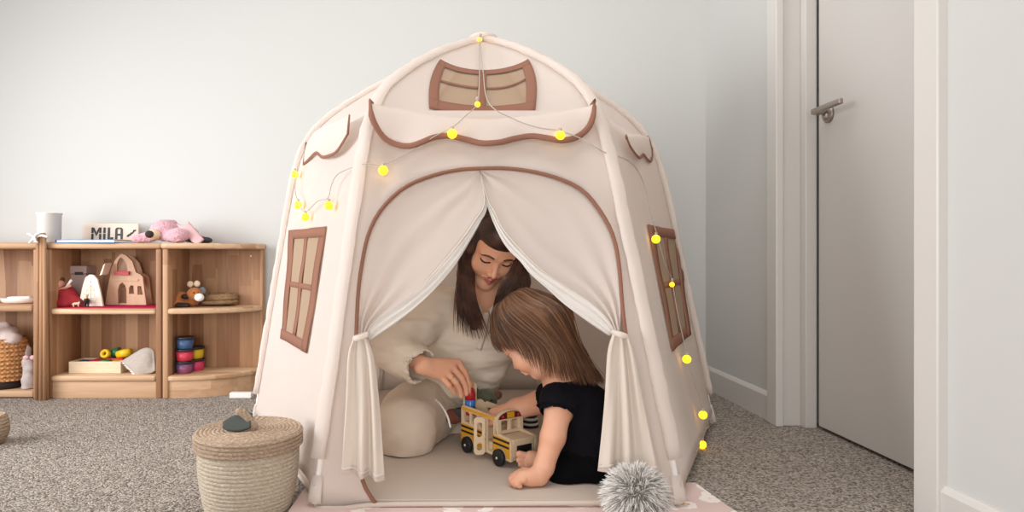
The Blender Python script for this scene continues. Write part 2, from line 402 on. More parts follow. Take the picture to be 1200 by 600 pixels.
def roof_hit(px, py, off=.004):               # pixel ray onto the sagging front roof panel
    s, t = .5, .5; e = 1e-4
    def pr(s, t):
        q = roofpt(0, s, t, off); return np.array([PX+F*q[0]/q[1], PY-F*(q[2]-CH)/q[1]])
    for _ in range(25):
        r = np.array([px, py])-pr(s, t)
        J = np.stack([(pr(s+e, t)-pr(s, t))/e, (pr(s, t+e)-pr(s, t))/e], 1)
        ds = np.linalg.lstsq(J, r, rcond=None)[0]; s = min(max(s+.7*ds[0], -.1), 1.1); t = min(max(t+.7*ds[1], .0), 1)
    return s, t
tent = root('play_tent', 'large cream fabric play tent with brown trim and tied-back door curtains', 'tent', TC)
# floor pad
hexo = [BASE[k]*np.array([1, 1, 0])+(TC-BASE[k])*np.array([1, 1, 0])*.015 for k in range(6)]
fp = plate([(p[0], p[1]) for p in resample(np.array(hexo), 72, True)], t=.010, bev=.003)
fp = (np.stack([fp[0][:, 0], fp[0][:, 2], -fp[0][:, 1]+.0118], 1), fp[1])
obj('floor_pad', fp, M['mattress'], tent, smooth=False)
# roof panels and the plain wall panels
def rp(k):
    return grid(lambda s, t: roofpt(k, s, t), 25, 17)
WQ = [(503, 127), (516, 70), (540, 80), (566, 83), (592, 80), (619, 70), (627, 132), (596, 136), (565, 136), (532, 134)]
wst = np.array([roof_hit(*p) for p in WQ])
def inside(poly, x, y):
    c = False; n = len(poly)
    for i in range(n):
        x1, y1 = poly[i]; x2, y2 = poly[i-1]
        if (y1 > y) != (y2 > y) and x < (x2-x1)*(y-y1)/(y2-y1)+x1: c = not c
    return c
for k in range(6):
    if k == 0:
        V, Fc = grid(lambda s, t: roofpt(0, s, t), 81, 61)
        wc = wst.mean(0); wsm = wc+(wst-wc)*.93
        keep = []
        for f in Fc:
            i = np.mean([q//61 for q in f])/80; j = np.mean([q % 61 for q in f])/60
            if not inside(wsm, i, j): keep.append(f)
        obj('roof_panel', (V, keep), M['canvas'], tent, solid=.0015)
    else: obj('roof_panel', rp(k), M['canvas'], tent, solid=.0015)
def wall(k, sag=.006, seed=0):
    P, n = plane(k)
    def fn(s, t):
        A, B = wallmid(k, t*.5, s); p = A*(1-s)+B*s; p = p.copy()
        if t < .02: p[2] = .014 if k in (2, 3, 4) else .05
        w = math.sin(math.pi*t)*4*s*(1-s)
        return p-n*sag*w+n*.003*noise.noise(Vector((s*9+seed, t*2.5, seed)))*min(1, 8*t*(1-t)+.1)
    return grid(fn, 25, 25)
from mathutils.bvhtree import BVHTree
def surface(geo): return BVHTree.FromPolygons([tuple(v) for v in geo[0]], [tuple(f) for f in geo[1]])
WALL = {}
for k in (1, 2, 3, 4, 5):
    g = wall(k, seed=k); WALL[k] = surface(g); obj('wall_panel', g, M['canvas'], tent, solid=.0015)
def lay(k, p, n, off):                        # lay a point of the wall's plane onto the real, slightly slack wall
    h = WALL[k].ray_cast(Vector(p+n*.25), Vector(-n), .6)
    return (np.array(h[0]) if h[0] is not None else p)+n*off
# front panel with the arched opening
ARCH = [(441, 591), (428, 570), (422, 545), (417, 480), (416, 430), (418, 385), (420, 345), (424, 312), (432, 275), (447, 246), (473, 221), (505, 207), (535, 200), (563, 198), (595, 198), (630, 203), (660, 212), (685, 226), (707, 254), (719, 280), (725, 312), (730, 370), (738, 430), (745, 490), (751, 550), (754, 591)]
arch3 = np.array([on(PF, *p) for p in spline(np.array(ARCH, float), 91)])
fl, fr = RID[0], RID[1]
outer = np.vstack([[on(PF, 368, 596)], resample(fl[:13], 32)[1:], resample(np.array([fl[12], fr[12]]), 30)[1:-1], resample(fr[:13], 32)[::-1][:-1], [on(PF, 797, 596)]])
outer = outer[:, :]
al = np.r_[np.linspace(0, .40, 33)[:-1], np.linspace(.40, .62, 28+2)[:-1], np.linspace(.62, 1, 31)]
al = np.interp(np.linspace(0, 1, len(outer)), np.linspace(0, 1, len(al)), al)
inner = np.array([arch3[int(round(a*90))] if True else 0 for a in al])
La = np.linspace(0, 1, 91); inner = np.stack([np.interp(al, La, arch3[:, i]) for i in range(3)], 1)
obj('front_panel', strip(outer, inner, 9, lambda u, v: PF[1]*(-.006*math.sin(math.pi*v)+0.0035*noise.noise(Vector((u*22, v*2, 3)))*math.sin(math.pi*v))), M['canvas'], tent, solid=.0015)
obj('door_piping', tube(arch3+PF[1]*.004, .0045, 8), M['brown'], tent)
sill = np.array([on(PF, x, y, .004) for x, y in ((371, 595), (405, 595), (441, 591), (560, 590), (706, 589), (754, 591), (795, 596))])
obj('sill_hem', tube(spline(sill, 40), .0055, 8), M['mattress'], tent)
obj('sill_piping', tube(spline(sill[:3]-np.array([0, 0, .006]), 12), .0028, 6), M['brown'], tent)
# pole sleeves and poles
for k in range(6):
    P = RID[k]; out = (P[:, :]-TC)*np.array([1, 1, 0]); out[-1] = out[-2]; out /= np.linalg.norm(out, axis=1)[:, None]
    tang = np.cross(out, (0, 0, 1.0))
    Q = P+out*.006
    Q = spline(Q, 60); R = np.full(60, .021); R[-8:] = np.linspace(.021, .012, 8)
    side = np.cross(SHO[k]-TC, (0, 0, 1)); side /= np.linalg.norm(side)
    Q = Q[3:]; R = R[:len(Q)]
    g = tube(Q, .019, 12, flat=.55, up=tuple(side))
    g = wrinkle(g, .0035, (30, 30, 60), k)
    obj('pole_sleeve', g, M['canvas'], tent)
    B = BASE[k]; S = SHO[k]; pts = np.array([B+(S-B)*t for t in (.0, .5, 1)]); pts = RID[k][:12]-out[:12]*.004; pts[0][2] = .016
    obj('pole', tube(np.vstack([[*pts[0][:2], .012], pts[1:], ]), .007, 10), M['pole'], tent)
    foot = B.copy()
    obj('corner_strap', tube(np.array([[B[0], B[1], .016], B+(S-B)*.035+out[0]*.004, B+(S-B)*.075+out[0]*.004]), [.020, .018, .015], 10, flat=.4, up=tuple(side)), M['canvas'], tent)
obj('apex_cap', ball((.045, .045, .010), APEX+np.array([0, 0, .005])), M['canvas'], tent)
# valances
def valance(Pl, top, bot, n=60, flare=.022, tr=.0075, wv=.006):
    T = np.array([on(Pl, *p, .006) for p in spline(np.array(top, float), n)]); B = np.array([on(Pl, *p, flare) for p in spline(np.array(bot, float), n)])
    v = obj('valance', strip(T, B, 8, lambda u, v: Pl[1]*(wv*math.sin(u*26)*v+.004*math.sin(math.pi*v))), M['canvas'], tent, solid=.0012)
    B2 = B+Pl[1]*(wv*np.sin(np.linspace(0, 1, n)*26))[:, None]
    obj('valance_trim', tube(np.vstack([T[:1], B2, T[-1:]])+Pl[1]*.002, tr, 8, flat=.5, up=(0, .2, 1)), M['brown'], v)
valance(PF, [(437, 124), (470, 128), (520, 137), (565, 140), (620, 137), (665, 130), (692, 126)],
        [(435, 124), (438, 145), (452, 166), (475, 175), (492, 173), (510, 166), (528, 163), (546, 167), (565, 173), (585, 172), (603, 166), (622, 163), (640, 167), (655, 170), (672, 166), (687, 154), (693, 140), (694, 125)])
valance(PL, [(362, 168), (372, 154), (392, 144), (413, 136)], [(359, 194), (366, 187), (374, 180), (381, 185), (388, 184), (397, 180), (404, 171), (412, 158)], 40, .008, .0045, 0)
valance(PR, [(730, 160), (740, 158), (749, 159), (756, 161)], [(730, 163), (735, 174), (745, 186), (750, 182), (755, 188), (759, 190), (761, 184), (760, 175), (757, 163)], 40, .008, .0045, 0)
# windows sewn on the side panels
def bil(q, u, v): return q[0]*(1-u)*(1-v)+q[1]*u*(1-v)+q[2]*u*v+q[3]*(1-u)*v
def sewn(k, Pl, quad, bu, bv):
    q = [on(Pl, *p) for p in quad]; n = Pl[1]
    pane = obj('window_pane', grid(lambda u, v: lay(k, bil(q, u, v), n, .003), 12, 12), M['pane'], tent, solid=.001)
    def bar(u0, u1, v0, v1, wob):
        return grid(lambda a, b: lay(k, bil(q, u0+(u1-u0)*a, v0+(v1-v0)*b), n, .0055+.0012*math.sin(11*(a if u1-u0 > v1-v0 else b)+wob)), 20 if u1-u0 > v1-v0 else 3, 3 if u1-u0 > v1-v0 else 20)
    g = join(bar(0, 1, 0, bv, 0), bar(0, 1, 1-bv, 1, 2), bar(0, bu, 0, 1, 1), bar(1-bu, 1, 0, 1, 4), bar(.5-bu*.3, .5+bu*.3, bv, 1-bv, 3), bar(bu, 1-bu, .5-bv*.28, .5+bv*.28, 2))
    obj('window_frame', g, M['brown'], pane, solid=.0015)
sewn(5, PL, [(345, 271), (381, 265), (360, 414), (332, 397)], .16, .085)
sewn(1, PR, [(759, 263), (787, 272), (805, 393), (787, 412)], .17, .09)
# roof window: net pane and frame following the roof
def rfp(s, t, off): return roofpt(0, s, t, off)
qi = [np.array(roof_hit(*p)) for p in ((503, 127), (516, 70), (619, 70), (627, 132))]
tm, bm_ = np.array(roof_hit(566, 83)), np.array(roof_hit(565, 137))
def wuv(u, v):                                # u across, v 0 bottom .. 1 top, edges bowed
    p = qi[0]*(1-u)*(1-v)+qi[3]*u*(1-v)+qi[2]*u*v+qi[1]*(1-u)*v
    k = 4*u*(1-u); return p+k*((tm-(qi[1]+qi[2])/2)*v+(bm_-(qi[0]+qi[3])/2)*(1-v))
pn = obj('window_pane', grid(lambda u, v: rfp(*wuv(u, v), .002), 24, 14), M['net'], tent)
def wbar(u0, u1, v0, v1): return grid(lambda a, b: rfp(*wuv(u0+(u1-u0)*a, v0+(v1-v0)*b), .006), 24 if u1-u0 > v1-v0 else 4, 24 if v1-v0 >= u1-u0 else 4)
obj('window_frame', join(wbar(0, 1, 0, .13), wbar(0, 1, .87, 1), wbar(0, .1, 0, 1), wbar(.9, 1, 0, 1), wbar(.46, .535, 0, 1), grid(lambda a, b: rfp(*wuv(.1+.36*a, .50+.04*b-.03*a), .006), 12, 3), grid(lambda a, b: rfp(*wuv(.535+.365*a, .47+.035*b-.05*math.sin(a*3)+.10*a), .006), 12, 3)), M['brown'], pn, solid=.0015)
# curtains
def curtain(arch_px, inner_px, sheer_px, tail_l, tail_r, tie, flip):
    n = 70
    A = np.array([on(PF, *p, -.004) for p in spline(np.array(arch_px, float), n)])
    B = np.array([on(PF, *p, -.016) for p in spline(np.array(inner_px, float), n)])
    C = np.array([on(PF, *p, -.022) for p in spline(np.array(sheer_px, float), n)])
    def fold(u, v): return PF[1]*(.010*u*u*math.sin(v*17+2*u)*math.sin(math.pi*min(1, v*1.0))+.006*noise.noise(Vector((v*5, u*4, 7+flip)))*math.sin(math.pi*v)+.012*math.sin(math.pi*v)*math.sin(math.pi*u)*(-1))
    cu = obj('curtain', strip(A, B, 26, fold), M['canvas'], tent, solid=.001)
    def fold2(u, v): return PF[1]*(.004*math.sin(v*14+u*9)*(1-v*.2))
    obj('sheer_edge', strip(B+PF[1]*.002, C, 10, fold2), M['gauze'], cu, solid=.001)
    obj('edge_cord', tube(B+PF[1]*.004, .002, 6), M['canvas'], cu)
    # hanging tail
    L = spline(np.array(tail_l, float), 40); Rr = spline(np.array(tail_r, float), 40)
    def tail(u, v):
        i = int(round(u*39)); x = L[i]*(1-v)+Rr[i]*v; amp = .006+.009*u
        w = .014+amp*(.75*math.sin(v*math.pi*5+.6*flip)+.35*math.sin(v*23+u*3))
        q = on(PF, x[0], x[1]+(1.2*math.sin(v*math.pi*5+1)*u), .020+.01*u)
        return q+np.array([0, -1, 0])*w*.8
    gt = grid(tail, 40, 44)
    tl = obj('curtain_tail', gt, M['sheer'], cu, solid=.0014)
    hem = grid(lambda u, v: tail(.955+.03*u, v)+np.array([0, -.003, 0]), 6, 44)
    obj('lace_hem', hem, M['canvas'], cu, solid=.002)
    tp = on(PF, *tie, .026)
    ring = [tp+np.array([.015*math.cos(a), -.022*math.sin(a)+.004, .004*math.cos(a)*flip]) for a in np.linspace(0, 2*math.pi, 20, endpoint=False)]
    obj('tieback', tube(np.array(ring), .006, 8, closed=True, flat=.5, up=(0, 0, 1)), M['canvas'], cu)
curtain([(563, 199), (535, 201), (505, 208), (473, 222), (447, 247), (432, 276), (424, 313), (420, 346), (419, 372), (421, 392)],
        [(563, 199), (568, 236), (556, 258), (540, 281), (520, 305), (498, 330), (470, 353), (446, 370), (432, 384), (428, 396)],
        [(564, 200), (571, 239), (563, 258), (548, 285), (532, 310), (510, 336), (487, 358), (462, 378), (442, 392), (433, 398)],
        [(418, 394), (411, 416), (409, 470), (404, 550)], [(431, 396), (440, 420), (447, 480), (453, 560)], (424, 396), 1)
curtain([(563, 199), (595, 199), (630, 204), (660, 213), (685, 227), (707, 255), (719, 281), (725, 313), (728, 350), (727, 390)],
        [(563, 199), (572, 232), (580, 247), (590, 267), (612, 293), (634, 314), (658, 331), (690, 352), (711, 371), (723, 390)],
        [(562, 200), (572, 240), (586, 273), (597, 290), (610, 303), (623, 319), (642, 336), (664, 356), (690, 375), (717, 393)],
        [(714, 392), (708, 415), (704, 470), (696, 548)], [(731, 392), (739, 418), (750, 480), (763, 550)], (723, 393), -1)

# ---------------------------------------------------------------- string lights draped on the tent
M['bulb'] = mat('yellow_glowing_bulb', 'f6c81e', .4, emit='ffc21a', estr=2.6)
M['wire'] = mat('grey_twisted_wire', 'b5aca0', .5)
lights = root('string_lights', 'grey wire string of glowing yellow globe bulbs draped over the cream tent', 'string lights', TC)
def LP(x, y, off=.022):
    if y < 112 and 440 < x < 690:
        s, t = roof_hit(x, y); return roofpt(0, s, t, off)
    for k, Pk, side in ((5, PL, x < 437-max(0, y-115)*.14), (1, PR, x > 700+max(0, y-115)*.20)):
        if side:
            r = U(x, y, 1.0)-np.array([0, 0, CH]); h = WALL[k].ray_cast(Vector((0, 0, CH)), Vector(r/np.linalg.norm(r)), 9)
            return (np.array(h[0]) if h[0] is not None else on(Pk, x, y))+Pk[1]*off
    return on(PF, x, y, off+.012 if y < 180 else off)
WP = [(357, 196), (354, 222), (357, 236), (366, 250), (381, 238), (394, 234), (397, 222), (406, 206), (428, 196), (450, 197), (480, 182), (510, 166), (531, 155), (548, 140), (559, 127), (562, 90), (562, 50), (566, 90), (572, 128), (600, 146), (628, 156), (654, 160), (680, 170), (705, 182), (728, 192), (744, 215), (754, 255), (760, 276), (770, 312), (778, 330), (784, 365), (795, 416), (806, 455), (814, 481), (822, 500)]
obj('wire', tube(spline(np.array([LP(*p) for p in WP]), 220), .0013, 6), M['wire'], lights)
for x, y in ((353, 206), (357, 242), (366, 256), (394, 243), (450, 203), (530, 163), (559, 129), (562, 49), (654, 165), (760, 282), (779, 335), (796, 422), (815, 487)):
    p = LP(x, y, .020); w = np.array([0, 0, .012])
    if y < 60: p = roofpt(0, *roof_hit(562, 50), .014); w = np.array([.002, -.002, .012])
    b = obj('bulb', ball(.0115 if y not in (129, 335, 49) else .007, p, 16), M['bulb'], lights)
    obj('bulb_cap', tube([p+w*.7, p+w*1.5], .0042, 8), M['wire'], b)
p = floor_at(823, 521, .012); b = obj('bulb', ball(.0115, p, 16), M['bulb'], lights); obj('bulb_cap', tube([p+np.array([0, .0, .009]), p+np.array([0, 0, .02])], .0042, 8), M['wire'], b)
obj('wire_end', tube(spline(np.array([LP(822, 500), p+np.array([0, .005, .03]), p+np.array([0, 0, .015])]), 12), .0013, 6), M['wire'], lights)
# ---------------------------------------------------------------- play mat under the tent door
def rug_mat():
    m = mat('pink_flower_mat', 'dcc3bd', .9, spec=.1, bump=.2, bscale=400, bdist=.001); N = m.node_tree.nodes; L = m.node_tree.links
    tc = N.new('ShaderNodeTexCoord'); v = N.new('ShaderNodeTexVoronoi'); v.inputs['Scale'].default_value = 11; v.inputs['Randomness'].default_value = .6
    n = N.new('ShaderNodeTexNoise'); n.inputs['Scale'].default_value = 22; L.new(tc.outputs['Object'], n.inputs[0])
    x = N.new('ShaderNodeMix'); x.data_type = 'VECTOR'; x.inputs[0].default_value = .06; L.new(tc.outputs['Object'], x.inputs[4]); L.new(n.outputs['Color'], x.inputs[5]); L.new(x.outputs[1], v.inputs[0])
    r = N.new('ShaderNodeValToRGB'); L.new(v.outputs['Distance'], r.inputs[0]); r.color_ramp.interpolation = 'CONSTANT'
    e = r.color_ramp.elements; e[0].position = 0; e[0].color = (*lin('c98f2e'), 1); e[1].position = .13; e[1].color = (*lin('f1e7e0'), 1); k = e.new(.36); k.color = (*lin('dcc3bd'), 1)
    L.new(r.outputs[0], N['Principled BSDF'].inputs['Base Color']); return m
tag(obj('play_mat', (lambda g: (np.stack([g[0][:, 0], g[0][:, 2], -g[0][:, 1]+.003], 1), g[1]))(plate([(.585, 1.56), (.30, 1.545), (0, 1.55), (-.345, 1.545), (-.350, 1.42), (-.350, 1.30), (-.36, .7), (.68, .7), (.64, 1.2), (.60, 1.42)], t=.006, bev=.0015)), rug_mat(), smooth=False),
    'pink flower-print play mat lying under the tent doorway', 'play mat')
# ---------------------------------------------------------------- small white board
tag(obj('white_board', box2(-.86, -.775, 2.50, 2.53, .001, .022, .003), M['pole'], smooth=False), 'short white board lying on the carpet between corner shelf and tent', 'board')

# ---------------------------------------------------------------- shelves along the back wall
YF = 2.50; YK = YB-.016
XA, XB = -1.568, -1.122
def X(px, d=YF): return (px-PX)*d/F
def Z(py, d=YF): return CH+(PY-py)*d/F
sh = root('bookshelf', 'wide straight wooden toy shelf with two open tiers below the name plaque', 'shelf', ((XA+XB)/2, YF, 0))
obj('side_panel', box2(XA, XA+.022, YF, YK-.012, 0, .578, .004), M['wood'], sh)
obj('side_panel', box2(XB-.022, XB, YF, YK-.012, 0, .578, .004), M['wood'], sh)
obj('top_board', box2(XA-.012, XB+.0005, YF-.008, YK, .578, .600, .007), M['woodx'], sh)
obj('back_panel', box2(XA, XB, YK-.012, YK, .0, .578, .001), M['wood'], sh)
obj('shelf_board', box2(XA+.022, XB-.022, YF-.004, YK-.012, .325, .347, .007), M['woodx'], sh)
obj('shelf_board', box2(XA+.022, XB-.022, YF-.004, YK-.012, .066, .088, .007), M['woodx'], sh)
obj('plinth', box2(XA+.022, XB-.022, YF+.006, YF+.024, 0, .066, .002), M['woodx'], sh)
obj('post', tube([(X(78, 2.66), 2.66, .088), (X(78, 2.66), 2.66, .325)], .011, 16), M['wood'], sh, label='round wooden post behind the lower opening')
# quarter-round corner unit
XC, RX, RY = XB+.004, .335, YK-.012-YF
cs = root('corner_shelf', 'quarter-round wooden corner shelf unit with curved front boards', 'shelf', (XC+.15, YF+.1, 0))
def quarter(x0, rx, ry, z0, z1, yb=YK-.012, r0=0):
    O = [(x0, yb), ] if not r0 else [(x0+(rx-r0)*math.sin(a), yb-(ry-r0)*math.cos(a)) for a in np.linspace(math.pi/2, 0, 25)]
    P = [(x0+rx*math.sin(a), yb-ry*math.cos(a)) for a in np.linspace(0, math.pi/2, 25)]
    g = plate(O+P, t=z1-z0, bev=min(.006, (z1-z0)*.3) if not r0 else .001)
    return np.stack([g[0][:, 0], g[0][:, 2], -g[0][:, 1]+(z0+z1)/2], 1), g[1]
obj('side_panel', box2(XC, XC+.022, YF, YK-.012, 0, .578, .004), M['wood'], cs)
obj('back_panel', box2(XC, XC+RX, YK-.012, YK, 0, .578, .001), M['wood'], cs)
obj('top_board', quarter(XC-.0015, RX+.01, RY+.008, .578, .600), M['woodx'], cs)
obj('shelf_board', quarter(XC+.022, RX-.024, RY, .325, .347), M['woodx'], cs)
obj('shelf_board', quarter(XC+.022, RX-.026, RY, .066, .088), M['woodx'], cs)
obj('plinth', quarter(XC+.022, RX-.032, RY-.008, 0, .066, r0=.018), M['woodx'], cs, smooth=False)
obj('edge_post', box2(XC+RX-.014, XC+RX, YK-.03, YK-.012, 0, .578, .003), M['wood'], cs)
obj('screw_cap', rot(lathe([(0, 0), (.004, 0), (.004, .002), (0, .002)], 12, (0, 0, 0)), math.pi/2, 'X'), M['pole'], cs, world=False).location = tuple(np.array([X(294, 2.70), YK-.0125, Z(300, 2.70)])-np.array(cs.location))
# left unit, cut by the frame
XL = X(45)
ls = root('open_bookshelf', 'wooden toy shelf at the left edge holding an orange knitted basket', 'shelf', (XL-.3, YF, 0))
obj('side_panel', box2(XL-.021, XL, YF, YK-.012, 0, .577, .004), M['wood'], ls)
obj('side_panel', box2(XL-.62, XL-.598, YF, YK-.012, 0, .577, .004), M['wood'], ls)
obj('top_board', box2(XL-.63, XL+.003, YF-.008, YK, .577, .602, .008), M['woodx'], ls)
obj('back_panel', box2(XL-.62, XL, YK-.012, YK, 0, .577, .001), M['wood'], ls)
obj('shelf_board', box2(XL-.598, XL-.021, YF-.004, YK-.012, .336, .362, .008), M['woodx'], ls)
obj('bottom_board', box2(XL-.598, XL-.021, YF, YK-.012, .004, .03, .006), M['woodx'], ls)
# sticks standing tied in front of the gap
stk = root('dowel_bundle', 'upright bundle of pale wooden dowels tied with white ribbon between the shelves', 'dowels', (X(49, 2.46), 2.46, 0))
for i, px in enumerate((44.5, 48.5, 52.5, 54)):
    y = 2.475 if i != 3 else 2.486
    obj('dowel', tube([(X(px+(-.5, 0, .6, 2)[i], y), y-.004, .001), (X(px, y), y, .33), (X(px+(0, .4, -.6, -3)[i], y), y, .632+.006*(i % 2))], .0072, 10), M['wood'], stk)
kz = .622
obj('ribbon', join(tube(spline(np.array([(X(43, 2.47), 2.466, kz), (X(48.5, 2.46), 2.459, kz+.006), (X(55, 2.46), 2.466, kz)]), 12), .005, 8), *[tube(spline(np.array([(X(48.5), 2.458, kz), (X(48.5)+dx*.6, 2.45, kz+dz*.9), (X(48.5)+dx, 2.453, kz+dz)]), 8), [.005]*3+[.0045]*3+[.003]*2, 6) for dx, dz in ((-.024, .012), (.024, .012), (-.018, -.022), (.018, -.02))]), M['pole'], stk)

# ---------------------------------------------------------------- things on the shelves
def P3(x, y, d): return U(x, y, d)
M['white'] = mat('chalk_white', 'f1eeea', .6); M['greyw'] = mat('pale_grey_enamel', 'd5d0cb', .4); M['black'] = mat('black_paint', '1b1a1b', .5)
M['blue'] = mat('blue_cover', '4a86bd', .5); M['paper'] = mat('paper_pages', 'f3f0ea', .8)
M['plaque'] = mat('pale_plaque_wood', 'e6d3c2', .6, var=.05, vscale=40, stretch=(.2, 1, 1))
M['pinkfur'] = mat('pink_plush', 'dba9b4', .95, spec=.1, bump=1, bscale=170, bdist=.006, var=.18, vscale=120, sheen=.4)
M['pinkflat'] = mat('pink_smooth_cloth', 'd9b2b4', .9, spec=.1, bump=.2, bscale=300); M['cream'] = mat('cream_plush', 'e3cbb0', .95, spec=.1, bump=.6, bscale=250, bdist=.003)
M['choc'] = mat('dark_brown_plush', '2f1f1c', .8, bump=.5, bscale=250, bdist=.002); M['charcoal'] = mat('charcoal_cloth', '4a4a4e', .9, spec=.1, bump=.4, bscale=300)
M['red'] = mat('deep_red_cloth', '9c1f2b', .8, bump=.2, bscale=250); M['magenta'] = mat('magenta_felt', 'b3244c', .9, spec=.1)
M['mauve'] = mat('mauve_grey_card', 'b9a4a0', .75); M['skinp'] = mat('doll_pink', 'd99c86', .7); M['hairb'] = mat('doll_brown_yarn', '6d452f', .9, bump=.6, bscale=200)
M['tan'] = mat('tan_dollhouse_wood', 'c9a184', .55, var=.06, vscale=50, stretch=(1, 1, .2)); M['shell'] = mat('cream_dollhouse_wood', 'f3e6d6', .55)
M['horse'] = mat('ginger_plush', 'b5723e', .95, spec=.1, bump=.6, bscale=260, bdist=.003, sheen=.3); M['slate'] = mat('slate_cloth', '7c828c', .9)
M['straw'] = mat('brown_straw_rope', '9a7c5c', .9, spec=.1, bump=.9, bscale=160, bdist=.004, var=.3, vscale=90, stretch=(1, 1, 4))
M['yellow'] = mat('yellow_paint', 'efc31d', .4); M['green'] = mat('green_paint', '1f6b3c', .4); M['redp'] = mat('red_paint', 'b8212b', .4); M['navy'] = mat('navy_paint', '273a78', .4)
M['linen'] = mat('grey_linen', 'b7ada4', .95, spec=.1, bump=.4, bscale=400, bdist=.001, var=.08, vscale=200)
can = root('canister', 'pale grey canister on top of the shelves beside the name plaque', 'canister', (X(57, 2.55), 2.555, .6025))
obj('body', lathe([(0, 0), (.039, 0), (.041, .004), (.043, .108), (.045, .112), (.043, .114), (.040, .112), (.038, .012), (0, .012)], 32), M['greyw'], can, world=False)
obj('rim', lathe([(.0445, .1145), (.0455, .113), (.0465, .1145), (.0455, .1165), (.0445, .1145)], 32), M['white'], can, world=False)
bk = root('picture_book', 'thin blue picture book lying flat on top of the bookshelf', 'book', (X(112, 2.56), 2.565, .6005), -.05)
obj('cover', join(box((.235, .15, .0022), (0, 0, .0013), .0006), box((.235, .15, .0022), (0, 0, .0118), .0006), box((.003, .15, .0125), (-.1165, 0, .0066), .001)), M['blue'], bk, world=False, smooth=False)
obj('pages', box((.228, .144, .0082), (.001, 0, .00655), .0005), M['paper'], bk, world=False, smooth=False)
pq = root('name_plaque', 'pale wooden name plaque with black stencil letters reading MILA and a leaf sprig', 'plaque', (X(129, 2.68), 2.684, .6005))
obj('board', rot(box((.232, .010, .084), (0, 0, .0425), .003), -.06, 'X'), M['plaque'], pq, world=False)
def letter(polys, x, w): return join(*[plate([(x+a*w, .018+b*.049) for a, b in p], t=.002) for p in polys])
LET = join(letter([[(0, 0), (.2, 0), (.2, .47), (0, .47)], [(0, .53), (.2, .53), (.2, 1), (0, 1)], [(.8, 0), (1, 0), (1, .47), (.8, .47)], [(.8, .53), (1, .53), (1, 1), (.8, 1)], [(.24, 1), (.24, .72), (.47, .30), (.47, .62)], [(.76, 1), (.76, .72), (.53, .30), (.53, .62)]], -.077, .040),
    letter([[(0, 0), (1, 0), (1, .47), (0, .47)], [(0, .53), (1, .53), (1, 1), (0, 1)]], -.028, .0085),
    letter([[(0, 0), (.38, 0), (.38, 1), (0, 1)], [(.46, 0), (1, 0), (1, .17), (.46, .17)]], -.010, .023),
    letter([[(0, 0), (.28, 0), (.28, .86), (.2, 1), (.46, 1), (.46, .84), (.32, .84), (.28, .4), (0, .4)][:4]+[(0, .86)], [(.72, 0), (1, 0), (1, .86), (.8, 1), (.72, .86)], [(.26, .86), (.46, .86), (.46, 1), (.24, 1)], [(.54, .86), (.74, .86), (.76, 1), (.54, 1)], [(.32, .32), (.68, .32), (.68, .47), (.32, .47)]], .021, .031))
obj('lettering', rot(mv(LET, (0, -.0062, 0)), -.06, 'X'), M['black'], pq, world=False, smooth=False, label='black stencil letters reading MILA')
stem = spline(np.array([(.068, -.0065, .030), (.085, -.0065, .040), (.104, -.0065, .058)]), 10)
lv = [tube(stem, .0011, 5)]
for t, s in ((.2, 1), (.35, -1), (.5, 1), (.65, -1), (.8, 1), (.95, -1)):
    c = stem[int(t*9)]; lv.append(rot(ball((.008, .0012, .003), (0, 0, 0), 10), (-.4 if s > 0 else -1.2), 'Y')); lv[-1] = mv(lv[-1], c+np.array([.004*s, 0, .005*s*.6]))
obj('leaf_sprig', rot(join(*lv), -.06, 'X'), M['black'], pq, world=False)
# lying pink bear
bear = root('plush_bear', 'floppy pink plush bear lying face down on the shelf top', 'plush toy', (X(197, 2.58), 2.58, .6005))
d = 2.585
s = Soft((-1.30, 2.46, .60), (-.90, 2.70, .72), .0035)
s.ell(P3(193, 270, d), (.055, .052, .043), .01).ell(P3(203, 277, d-.03), (.045, .032, .024), .012)
s.ell(P3(218, 274, d+.02), (.05, .05, .033), .014).cap(P3(160, 280, d-.02), P3(178, 277, d-.01), .017, .022, .01).ell(P3(208, 276, d-.06), (.044, .034, .029), .008)
s.cap(P3(222, 279, d), P3(236, 280, d), .018, .016, .008).ell(P3(202, 263, d+.03), (.02, .012, .02), .006)
s.cut_below(.601)
obj('body', wrinkle(s.mesh(), .003, 70), M['pinkfur'], bear)
obj('muzzle', ball((.026, .026, .022), P3(180.5, 275, d-.052), 20), M['cream'], bear); obj('nose', ball((.0165, .010, .0145), P3(175, 274.5, d-.078), 18), M['choc'], bear)
ear = grid(lambda u, v: P3(207+u*18+v*14, 262+u*21-v*3+4*math.sin(3*v), d-.02-.012*math.sin(math.pi*v)-.03*u), 14, 10)
obj('floppy_ear', ear, M['pinkflat'], bear, solid=.006)
s = Soft((-1.06, 2.48, .60), (-.9, 2.7, .66), .003); s.ell(P3(232, 281, d-.01), (.034, .03, .017), .006).ell(P3(241, 281.5, d+.015), (.026, .025, .013), .006).cut_below(.601)
obj('foot', s.mesh(), M['charcoal'], bear)
